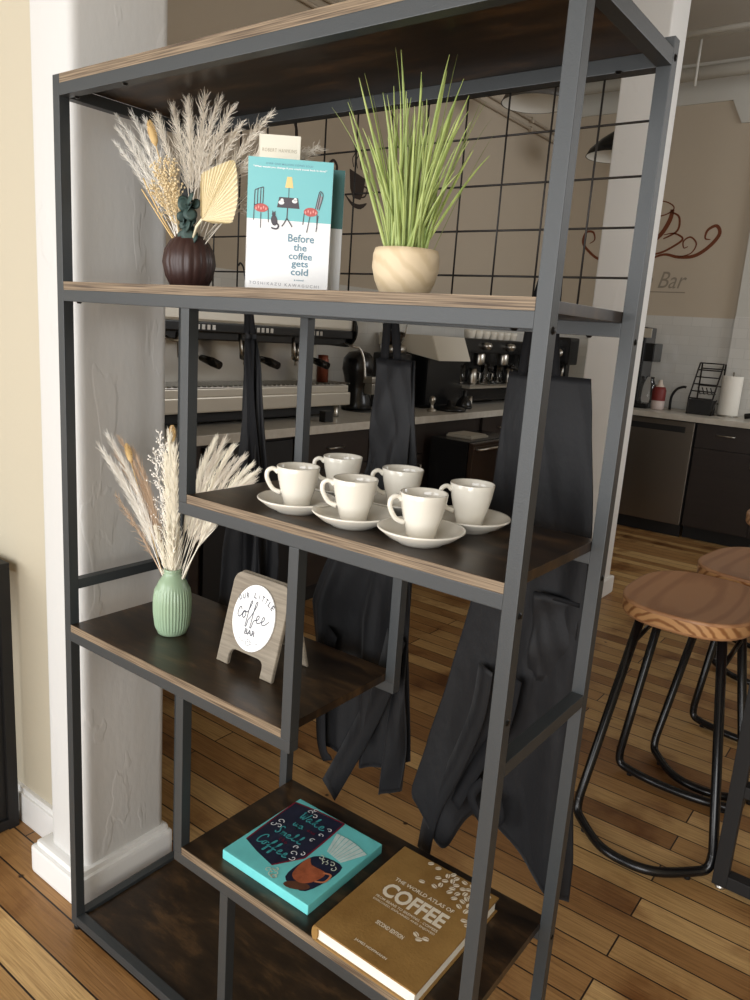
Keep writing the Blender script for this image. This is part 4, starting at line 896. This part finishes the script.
hd = MB().prism([(-1.56, .40), (-1.10, .33), (-1.105, .345), (-1.16, .475), (-1.56, .475)], EY0 - .02, EY0 + .36, Matrix(((1, 0, 0, 0), (0, 0, 1, 0), (0, 1, 0, 0), (0, 0, 0, 1))), bev=.004)
hd.build('sloped_hood', mat('white_enamel', srgb(214, 208, 194), .35), E2)
MB().box(-1.5, -1.12, EY0 + .42, EY1 - .03, .17, .178, .002).build('drip_grate', M['steel'], E2)
for gy in (3.78, 4.12, 4.46):
    MB().lathe([(0, 0), (.036, 0), (.04, .01), (.04, .07), (.03, .09), (0, .09)], 24, (-1.21, gy, .30)).build('group_head', M['steel'], E2)
    MB().lathe([(0, 0), (.028, .006), (.04, .03), (.03, .05), (0, .055)], 20, (-1.16, gy, .40)).build('round_cap', M['steel'], E2)
    MB().tube([(-1.18, gy, .30), (-1.10, gy + .01, .285)], [.010, .014], 12).build('portafilter_handle', M['black_gloss'], E2)
# jars and glasses standing on its tray
for k, y in enumerate([3.56 + .115 * i for i in range(10)]):
    h_ = (.12, .10, .13, .09)[k % 4]
    if k % 2 == 0:
        j = MB().lathe([(0, 0), (.032, 0), (.034, .004), (.034, h_), (.031, h_), (.031, .006), (0, .006)], 20).build('glass_tumbler', M['glass'])
        tag(j, 'clear glass tumbler on the tray of the black espresso machine', 'glass', 'tumblers on the far espresso machine tray', (-1.22 + .03 * (k % 3), y, 1.0690))
    else:
        j = MB().lathe([(0, 0), (.030, 0), (.033, .01), (.031, h_ * .6), (.026, h_), (.024, h_), (.028, .01), (0, .008)], 20).tube([(.030, 0, h_ * .85), (.055, 0, h_ * .75), (.052, 0, h_ * .3), (.032, 0, h_ * .2)], .004, 8).build('milk_pitcher', M['steel'])
        tag(j, 'steel milk pitcher on the tray of the black espresso machine', 'pitcher', 'pitchers on the far espresso machine tray', (-1.22 + .03 * (k % 3), y, 1.0690))
# cups lined up on top of the second machine
for k in range(7):
    c = MB().lathe([(0, 0), (.032, 0), (.034, .004), (.040, .035), (.042, .055), (.040, .055), (.036, .03), (0, .006)], 24).build('white_cup', M['porcelain'])
    tag(c, 'white cup in the row on top of the black espresso machine', 'cup', 'white cups on top of the far espresso machine', (-1.23, 3.66 + .10 * k, 1.3660))
# small black grinder
GR = thing('coffee_grinder', 'squat black coffee grinder between the two espresso machines', 'grinder', (-1.33, 2.62, .9205))
MB().lathe([(0, 0), (.085, 0), (.09, .02), (.082, .06), (.070, .10), (.070, .14), (.080, .19), (.092, .23), (.088, .29), (.06, .325), (0, .34)], 28).build('body', M['black_gloss'], GR)
MB().box(.03, .13, -.035, .035, .16, .20, .01).box(.05, .12, -.02, .02, .10, .16, .006).build('dosing_spout', M['steel'], GR)
MB().lathe([(0, 0), (.09, 0), (.095, .006), (0, .008)], 28, (.03, 0, .0)).build('tray', M['black_matte'], GR)
# grinder with a hopper
G2_ = thing('coffee_grinder', 'coffee grinder with a clear bean hopper beside the white sloped hood', 'grinder', (-1.32, 2.93, .9205))
MB().box(-.09, .09, -.08, .08, 0, .33, .02).build('body', M['black_gloss'], G2_)
MB().lathe([(.075, 0), (.08, .004), (.08, .04), (.07, .045)], 28, (0, 0, .33)).build('collar', M['steel'], G2_)
hp = MB().lathe([(.045, 0), (.062, .03), (.078, .14), (.080, .20), (.076, .20), (.074, .14), (.058, .03), (.042, .004)], 28, (0, 0, .375)).build('hopper', M['glass'], G2_)
MB().lathe([(0, 0), (.040, 0), (.058, .03), (.066, .07), (0, .085)], 24, (0, 0, .380)).build('beans', M['beans'], hp)
# tamper, scale, towel cloth, canister
tag(MB().lathe([(0, 0), (.028, 0), (.029, .012), (.010, .020), (.009, .045), (.018, .06), (.020, .08), (.010, .092), (0, .094)], 24).build('tamper', M['steel']), 'small steel tamper standing near the worktop edge', 'tamper', loc=(-1.09, 3.05, .9205))
tag(MB().lathe([(0, 0), (.05, 0), (.055, .01), (.045, .05), (.025, .07), (.012, .085), (.016, .11), (0, .118)], 28).build('knock_box', M['black_gloss']), 'round black knock box with a knob near the worktop edge', 'knock box', loc=(-1.11, 3.46, .9205))
tag(MB().lathe([(0, 0), (.10, 0), (.106, .012), (.09, .022), (.02, .03), (.012, .06), (0, .065)], 32).build('kitchen_scale', M['black_gloss']), 'flat round black scale with a knob lying on the worktop', 'scale', loc=(-1.083, 3.24, .9205))
tag(MB().lathe([(0, 0), (.03, 0), (.03, .115), (.026, .12), (.026, .135), (0, .137)], 24).build('canister', mat('copper_red_tin', srgb(118, 62, 44), .35, .4)), 'copper red canister at the right end of the steel espresso machine', 'canister', loc=(-1.20, 2.16, 1.0985))
tag(MB().box(-.02, .02, -.03, .03, 0, .055, .004).build('card_reader', M['black_matte']), 'small black box lying near the worktop edge, left of the grinder', 'box', loc=(-1.04, 2.02, .9202))

# ------------------------------------------------------------------ back counter
YF = 5.02
BC = thing('base_cabinets', 'dark base cabinets under the back counter, beside the dishwasher', 'cabinet', (0, 0, 0))
MB().box(-.99, -.63, YF + .02, 5.60, .10, .88).box(-.055, 2.2, YF + .02, 5.55, .10, .88).build('carcass', M['cabinet'], BC)
MB().box(-.99, -.63, YF + .08, 5.60, 0, .10).box(-.055, 2.2, YF + .08, 5.55, 0, .10).build('toe_kick', M['black_matte'], BC)
for (a, b) in ((-.05, .40), (.40, .85), (.85, 1.3)):
    d = MB().box(a + .004, b - .004, YF, YF + .018, .70, .875, .002).build('drawer', M['cabinet'], BC)
    xc = (a + b) / 2 - .02; MB().tube([(xc - .06, YF, .805), (xc - .06, YF - .022, .805), (xc + .06, YF - .022, .805), (xc + .06, YF, .805)], .0045, 8).build('handle', M['steel'], d)
    d = MB().box(a + .004, b - .004, YF, YF + .018, .11, .695, .002).build('cabinet_door', M['cabinet'], BC)
    MB().tube([(b - .05, YF, .60), (b - .05, YF - .022, .60), (b - .05, YF - .022, .68), (b - .05, YF, .68)], .0045, 8).build('handle', M['steel'], d)
DW = thing('dishwasher', 'dark stainless dishwasher under the back counter', 'dishwasher', (0, 0, 0))
MB().box(-.625, -.065, YF + .03, 5.58, .08, .875).build('body', M['black_matte'], DW)
MB().box(-.622, -.068, YF, YF + .03, .10, .80, .004).build('door', M['dark_steel'], DW)
MB().box(-.622, -.068, YF + .002, YF + .03, .80, .87, .004).build('control_strip', M['dark_steel'], DW)
MB().box(-.56, -.13, YF - .001, YF + .004, .79, .835, .001).build('pocket_handle', M['black_matte'], DW)
MB().box(-.622, -.068, YF + .05, YF + .06, 0, .10).build('kick_plate', M['black_matte'], DW)
tag(MB().box(-.958, 2.2, YF - .03, 5.552, .88, .92, .003).build('countertop', M['quartz']), 'pale quartz worktop along the back wall above the dishwasher', 'worktop')
# soap bottle
SB = thing('soap_bottle', 'red and white pump soap bottle on the back counter', 'bottle', (-.43, 5.27, .9202))
MB().lathe([(0, 0), (.045, 0), (.050, .008), (.050, .075), (0, .075)], 24).build('lower_body', mat('clear_soap', srgb(206, 190, 184), .3), SB)
MB().lathe([(.0505, .07), (.0505, .15), (.040, .175), (0, .18)], 24).build('label_band', mat('red_label', srgb(120, 40, 36), .5), SB)
MB().lathe([(.035, .17), (.018, .20), (.012, .23), (0, .23)], 20).build('cap', mat('cream_cap', srgb(214, 200, 186), .4), SB)
tag(MB().tube(smooth_pts([(0, 0, 0), (0, 0, .10), (.03, 0, .16), (.075, 0, .185), (.10, 0, .185)], 5), .010, 8).build('faucet_hose', M['black_matte']), 'curved black spray hose behind the red soap bottle', 'hose', loc=(-.37, 5.40, 1.02 - .0998))
# wire rack
WR = thing('wire_rack', 'slanted black wire rack on the back counter', 'rack', (-.19, 5.33, .9202))
m = MB()
for dx in (0, .17):
    m.tube([(dx + (.03 if dx else 0), -.12, .12), (dx, -.12, 0), (dx, .12, 0), (dx, .12, .38), (dx, .06, .38), (dx + (.0 if dx else 0), -.12, .12)], .006, 8)
m.build('side_frames', M['wire'], WR)
m = MB()
for k in range(6):
    t_ = k / 5; m.tube([(0, -.12 + .18 * t_, .12 + .26 * t_), (.17, -.12 + .18 * t_, .12 + .26 * t_)], .005, 6)
for k in range(3): m.tube([(0, .12, .08 + .13 * k), (.17, .12, .08 + .13 * k)], .005, 6)
for k in range(4): m.tube([(.04 + .03 * k, -.06, .2), (.04 + .03 * k, .02, .15), (.04 + .03 * k, .12, .15)], .004, 6)
m.build('cross_wires', M['wire'], WR)
MB().box(.0, .17, -.12, .0, .003, .11, .003).build('bin', M['black_matte'], WR)
# paper towels
PT = thing('paper_towel_roll', 'white paper towel roll standing on the back counter', 'paper towel', (.065, 5.36, .9202))
MB().lathe([(0, 0), (.075, 0), (.078, .008), (0, .010)], 28).tube([(0, 0, .005), (0, 0, .33)], .006, 10).build('stand', M['steel'], PT)
MB().lathe([(.018, .012), (.070, .012), (.072, .016), (.072, .295), (.070, .30), (.018, .30), (.018, .012)], 32).build('roll', mat('paper_roll', srgb(236, 232, 222), .9, bump=.3, bscale=80), PT)
tag(MB().tube(smooth_pts([(-.06, 0, .02), (0, 0, .03), (.06, .02, .02), (.13, 0, .025)], 5), .022, 8).build('dark_utensil', M['black_gloss']), 'dark rounded utensil lying right of the paper towels', 'utensil', loc=(.26, 5.30, .9202))
# tall brewer
BR = thing('coffee_brewer', 'tall black and grey coffee brewer on the back counter behind the shelf post', 'coffee brewer', (-.60, 5.36, .9202))
MB().box(-.09, .11, -.16, .16, 0, .04, .008).build('base', M['black_gloss'], BR)
MB().box(-.09, .02, -.12, .12, .04, .62, .01).build('column', M['black_gloss'], BR)
MB().box(-.02, .09, -.10, .10, .36, .50, .008).build('brew_head', M['black_gloss'], BR)
MB().lathe([(0, 0), (.05, 0), (.06, .03), (.05, .14), (.03, .18), (.032, .20), (0, .20)], 24, (.06, 0, .042)).build('carafe', M['glass'], BR)
MB().box(-.02, .06, -.13, -.121, .54, .61, .002).build('gauge_plate', M['steel_light'], BR)
# grinder with dial near the corner
DG = thing('coffee_grinder', 'narrow black grinder with a round dial near the far corner', 'grinder', (-1.10, 4.93, .9202))
MB().box(-.06, .06, -.08, .08, 0, .05, .008).box(-.04, .04, -.04, .04, .05, .30, .008).box(-.075, .075, -.10, .10, .29, .50, .02).build('body', M['black_gloss'], DG)
MB().lathe([(0, .006), (.026, .006), (.030, 0)], 24, mat=Matrix.Translation((.0, -.102, .38)) @ Matrix.Rotation(math.pi / 2, 4, 'X')).build('dial', M['steel'], DG)
MB().tube([(-.02, -.06, .30), (-.02, -.06, .14)], .014, 12).tube([(.025, -.06, .30), (.025, -.06, .16)], .010, 12).build('spout', M['steel'], DG)

# ------------------------------------------------------------------ wall decals
BD = flatm('brown_decal', srgb(112, 56, 26), .6)
DC = thing('swirl_decal', 'brown coffee cup and scroll decal on the tan back wall', 'wall decal', (0, YB - .0005, 0), (math.radians(90), 0, 0))
def tap(P, w0, w1, z=.0008, n=6):
    w1 = w1 * .7
    Q = smooth_pts([(p[0], p[1], z) for p in P], n); b = bmesh.new(); prev = None; N_ = len(Q)
    for i, p in enumerate(Q):
        t = Q[min(i + 1, N_ - 1)] - Q[max(i - 1, 0)]; t.normalize(); ww = w0 + (w1 - w0) * math.sin(math.pi * i / (N_ - 1)); x = V(-t.y, t.x, 0) * ww / 2
        q = [b.verts.new(p + x), b.verts.new(p - x)]
        if prev: b.faces.new([prev[0], prev[1], q[1], q[0]])
        prev = q
    m = MB(); m.merge(b); return m
tap([(-.86, 1.99), (-.78, 2.07), (-.66, 2.12), (-.54, 2.10), (-.42, 2.11), (-.32, 2.18), (-.26, 2.27), (-.29, 2.33), (-.35, 2.30), (-.36, 2.24), (-.32, 2.23)], .006, .04).build('scroll', BD, DC)
tap([(-.54, 2.10), (-.45, 2.13), (-.42, 2.20), (-.47, 2.25), (-.52, 2.22), (-.51, 2.17), (-.48, 2.18)], .006, .018).build('scroll', BD, DC)
tap([(-.80, 1.99), (-.92, 2.07), (-1.05, 2.08), (-1.18, 2.08), (-1.28, 2.14), (-1.35, 2.22), (-1.33, 2.30), (-1.27, 2.30), (-1.25, 2.24), (-1.29, 2.21)], .006, .03).build('scroll', BD, DC)
tap([(-.98, 2.48), (-.85, 2.53), (-.70, 2.52), (-.63, 2.47), (-.70, 2.42), (-.84, 2.41), (-.97, 2.44), (-.98, 2.48)], .006, .014).build('cup_rim', BD, DC)
tap([(-.98, 2.46), (-.96, 2.30), (-.90, 2.20), (-.82, 2.15)], .02, .03).build('cup_side', BD, DC)
tap([(-.64, 2.46), (-.65, 2.38), (-.70, 2.28), (-.78, 2.20)], .03, .05).build('cup_side', BD, DC)
tap([(-.64, 2.44), (-.58, 2.40), (-.58, 2.30), (-.68, 2.24)], .01, .024).build('cup_handle', BD, DC)
tap([(-1.0, 2.19), (-.86, 2.12), (-.70, 2.13), (-.58, 2.19), (-.53, 2.24), (-.60, 2.28), (-.68, 2.27)], .006, .024).build('decal_saucer', BD, DC)
FN = flatm('faint_grey_decal', srgb(146, 136, 122), .7)
text_mesh('Coffee Bar', -1.12, 1.86, .67, .13, FN, DC, .0008, 'lettering', 0, shear=.3)
strokes([[(-1.12, 1.83), (-.45, 1.83)]], .008, .0008).build('underline', FN, DC)
# cup decals on the left wall (plane x = XL); local x runs along +y
DKD = flatm('dark_brown_decal', srgb(52, 38, 30), .6)
def wall_cup(y, z, s, tilt, label):
    t = thing('cup_decal', label, 'wall decal', (XL + .0005, y, z), (math.radians(90), 0, math.radians(90)))
    m = flat([(-.09 * s, .16 * s), (.12 * s, .12 * s), (.10 * s, .0), (.07 * s, -.05 * s), (-.03 * s, -.05 * s), (-.07 * s, .02 * s)], .0008)
    m.build('cup_shape', DKD, t)
    tap([(.10 * s, .06 * s), (.15 * s, .05 * s), (.13 * s, -.01 * s), (.08 * s, -.03 * s)], .012 * s, .02 * s).build('cup_handle', DKD, t)
    flat(smooth_pts([(-.14 * s, -.03 * s, 0), (-.04 * s, -.08 * s, 0), (.06 * s, -.085 * s, 0), (.16 * s, -.06 * s, 0), (.08 * s, -.12 * s, 0), (-.04 * s, -.11 * s, 0)], 3, True), .0008).build('saucer_shape', DKD, t)
    strokes([[(-.04 * s + q * s, .18 * s), (-.06 * s + q * s, .24 * s), (-.03 * s + q * s, .29 * s), (-.05 * s + q * s, .36 * s)] for q in (0, .05, .10)], .007, .0008).build('steam_lines', DKD, t)
    t.rotation_euler = (math.radians(90), math.radians(tilt), math.radians(90)) if False else (math.radians(90), 0, math.radians(90))
    return t
wall_cup(2.83, 2.15, .72, 0, 'dark cup and saucer decal with steam on the tan left wall')
OD = thing('scroll_decal', 'dark curling scroll decal on the left wall beside the cup decal', 'wall decal', (XL + .0005, 0, 0), (math.radians(90), 0, math.radians(90)))
tap([(2.12, 2.34), (2.16, 2.41), (2.24, 2.43), (2.31, 2.38), (2.31, 2.28), (2.24, 2.22)], .012, .03).build('scroll', DKD, OD)
tap([(2.55, 2.13), (2.62, 2.14), (2.68, 2.21)], .006, .02).build('scroll', DKD, OD)
tap([(2.57, 2.24), (2.62, 2.28), (2.655, 2.25), (2.63, 2.20), (2.58, 2.19)], .01, .026).build('scroll', DKD, OD)

# ------------------------------------------------------------------ pendant lamps
def pendant(loc, R, label, outm, inm):
    t = thing('pendant_lamp', label, 'lamp', loc)
    MB().lathe([(.03, .17), (.05, .155), (R * .55, .11), (R * .9, .04), (R, 0), (R + .004, .0), (R * .91, .046), (R * .56, .117), (.052, .163), (.03, .178)], 40).build('shade', outm, t)
    MB().lathe([(.029, .168), (.05, .150), (R * .545, .105), (R * .89, .037), (R * .985, .001)], 40).build('inner_lining', inm, t)
    MB().lathe([(0, .22), (.025, .22), (.03, .20), (.03, .165), (0, .165)], 20).build('socket', M['black_matte'], t)
    MB().lathe([(0, .06), (.02, .065), (.03, .09), (.02, .13), (.012, .165), (0, .165)], 16).build('bulb', mat('frosted_bulb', srgb(235, 230, 215), .4), t)
    MB().tube([(0, 0, .22), (0, 0, ZC - loc[2])], .004, 6).build('cord', M['black_matte'], t)
    return t
WI = mat('white_lamp_lining', srgb(226, 224, 216), .45)
pendant((-1.06, 3.92, 2.84), .215, 'white domed pendant lamp seen just under the top board', mat('grey_lamp_shade', srgb(80, 76, 70), .5), WI)
pendant((-.88, 4.92, 2.72), .215, 'black domed pendant lamp with white lining, partly behind the far column', M['black_gloss'], WI)

# ------------------------------------------------------------------ stools
def make_stool(loc, rz, label):
    t = thing('bar_stool', label, 'stool', loc, (0, 0, rz), group=None)
    Hs, hx, hy = .712, .178, .232
    b = bmesh.new(); nu, nv = 48, 14; rings = []
    def outline(a, k):   # superellipse
        c, s = math.cos(a), math.sin(a); e = 2 / 2.7
        return hx * k * math.copysign(abs(c) ** e, c), hy * k * math.copysign(abs(s) ** e, s)
    def top(x, y): return Hs - .006 - .010 * (1 - min(1, (x / hx) ** 2)) * (1 - .3 * (y / hy) ** 2) + .010 * (y / hy) ** 2 - .003 * math.exp(-(x / .03) ** 2) * 0
    m = MB()
    lay = [(.02, 'c', 0), (.3, 't', 0), (.55, 't', 0), (.78, 't', 0), (.94, 't', 0), (.982, 't', 0), (.994, 't', -.0015), (1.0, 't', -.005), (1.0, 't', -.009), (.992, 'b', .008), (.988, 'b', .004), (.975, 'b', .0), (.90, 'b', 0), (.02, 'b', 0)]
    for (k, w_, dz) in lay:
        ring = []
        for i in range(nu):
            x, y = outline(2 * math.pi * i / nu, k)
            z = top(x, y) + dz if w_ in 'tc' else Hs - .050 + dz
            ring.append(b.verts.new((x, y, z)))
        rings.append(ring)
    for i in range(len(rings) - 1):
        for k in range(nu): f = b.faces.new([rings[i][k], rings[i][(k + 1) % nu], rings[i + 1][(k + 1) % nu], rings[i + 1][k]]); f.smooth = True
    b.faces.new(rings[0]); b.faces.new(rings[-1][::-1]); m.merge(b)
    for f in m.bm.faces:
        if abs(f.calc_center_median().z - (Hs - .028)) < .014 and abs(f.normal.z) < .6: f.material_index = 1
    m.build('seat', [M['seat_wood'], M['seat_side']], t)
    R = .0130; zf = .0180
    fx, fyn, fyf = .195, -.175, .175
    tx = .105
    for sgn, fy, ty, bow, nm in ((-1, fyn, -.115, -.13, 'leg_loop'), (1, fyf, .115, -.035, 'leg_loop')):
        P = [V(-tx, ty, Hs - .05), V(-fx + .006, fy, zf + .05), V(-fx + .010, fy + bow * .10, zf + .012), V(-fx + .035, fy + bow * .28, zf), V(-.08, fy + bow * .85, zf), V(0, fy + bow, zf), V(.08, fy + bow * .85, zf), V(fx - .035, fy + bow * .28, zf), V(fx - .010, fy + bow * .10, zf + .012), V(fx - .006, fy, zf + .05), V(tx, ty, Hs - .05)]
        Q = [P[0]] + smooth_pts(P[1:-1], 6) + [P[-1]]
        MB().tube(Q, R, 12).build('leg_loop', M['black_gloss'], t)
        for x in (-fx + .05, fx - .05): MB().lathe([(0, 0), (.009, 0), (.007, zf - .004), (0, zf - .004)], 10, (x, fy + bow * .42, 0)).build('glide', M['black_matte'], t)
    for sx in (-1, 1):
        zt_ = .56; k = (Hs - .05 - zt_) / (Hs - .05 - zf); xx = sx * (tx + (fx - tx) * k); yn = -.115 - .06 * k; yf = .115 + .06 * k
        MB().tube([(xx, yn, zt_), (xx, yf, zt_ + .02)], .007, 8).build('cross_bar', M['black_gloss'], t)
    MB().box(-tx - .02, tx + .02, -.13, -.10, Hs - .054, Hs - .050).box(-tx - .02, tx + .02, .10, .13, Hs - .054, Hs - .050).build('mounting_plate', M['black_matte'], t)
    return t
s0 = make_stool((.905, 1.385, 0), 0, 'nearest of the wooden saddle stools, fully in view')
dup(s0, (.985, 1.895, 0), (0, 0, math.radians(-6)), 'second wooden saddle stool, half hidden behind the nearest stool')
dup(s0, (.925, 2.90, 0), (0, 0, math.radians(0)), 'farthest wooden saddle stool, only its left seat edge in view')

# ------------------------------------------------------------------ bar table at the right edge
BTb = thing('bar_table', 'black steel square tube bar table frame at the right edge', 'table', (0, 0, 0))
ty0, ty1, tx0, tx1, th_ = 1.165, 3.4, 1.108, 1.65, .036
for x in (tx0, tx1 - th_):
    for y in (ty0, ty1 - th_): MB().box(x, x + th_, y, y + th_, .012, 1.02, .002).build('leg', M['black_matte'], BTb)
for y in (ty0, ty1 - th_):
    MB().box(tx0 + th_, tx1 - th_, y, y + th_, .012, .048, .002).build('foot_rail', M['black_matte'], BTb)
    MB().box(tx0 + th_, tx1 - th_, y, y + th_, .28, .312, .002).build('footrest', M['black_matte'], BTb)
for (x, y) in ((tx0 + .02, ty0 + .018), (tx1 - .02, ty0 + .018), (tx0 + .02, ty1 - .018), (tx1 - .02, ty1 - .018)):
    MB().lathe([(0, 0), (.014, 0), (.016, .004), (.008, .012), (0, .012)], 14, (x, y, 0)).build('levelling_foot', M['steel'], BTb)
MB().box(tx0 - .02, tx1 + .3, ty0 - .02, ty1 + .02, 1.02, 1.055, .004).build('table_top', M['seat_wood'], BTb)

# ------------------------------------------------------------------ black side table at the left edge
ST = thing('console_table', 'black square tube console table against the cream wall at the left edge', 'table', (0, 0, 0))
for x in (-1.15, -.452):
    for y in (-.24, .078): MB().box(x, x + .028, y, y + .028, 0, .735, .002).build('leg', M['black_matte'], ST)
for z in (.004, .705):
    for x in (-1.15, -.452): MB().box(x, x + .028, -.212, .078, z, z + .028, .002).build('side_rail', M['black_matte'], ST)
    for y in (-.24, .078): MB().box(-1.122, -.452, y, y + .028, z, z + .028, .002).build('long_rail', M['black_matte'], ST)
MB().box(-1.15, -.424, -.24, .106, .735, .747, .002).build('table_top', M['black_matte'], ST)
MB().box(-.446, -.434, -.212, .078, .032, .705, .001).build('side_panel', M['black_matte'], ST)
MB().box(-1.12, -.453, -.21, .077, .03, .038, .001).build('lower_shelf', M['black_matte'], ST)
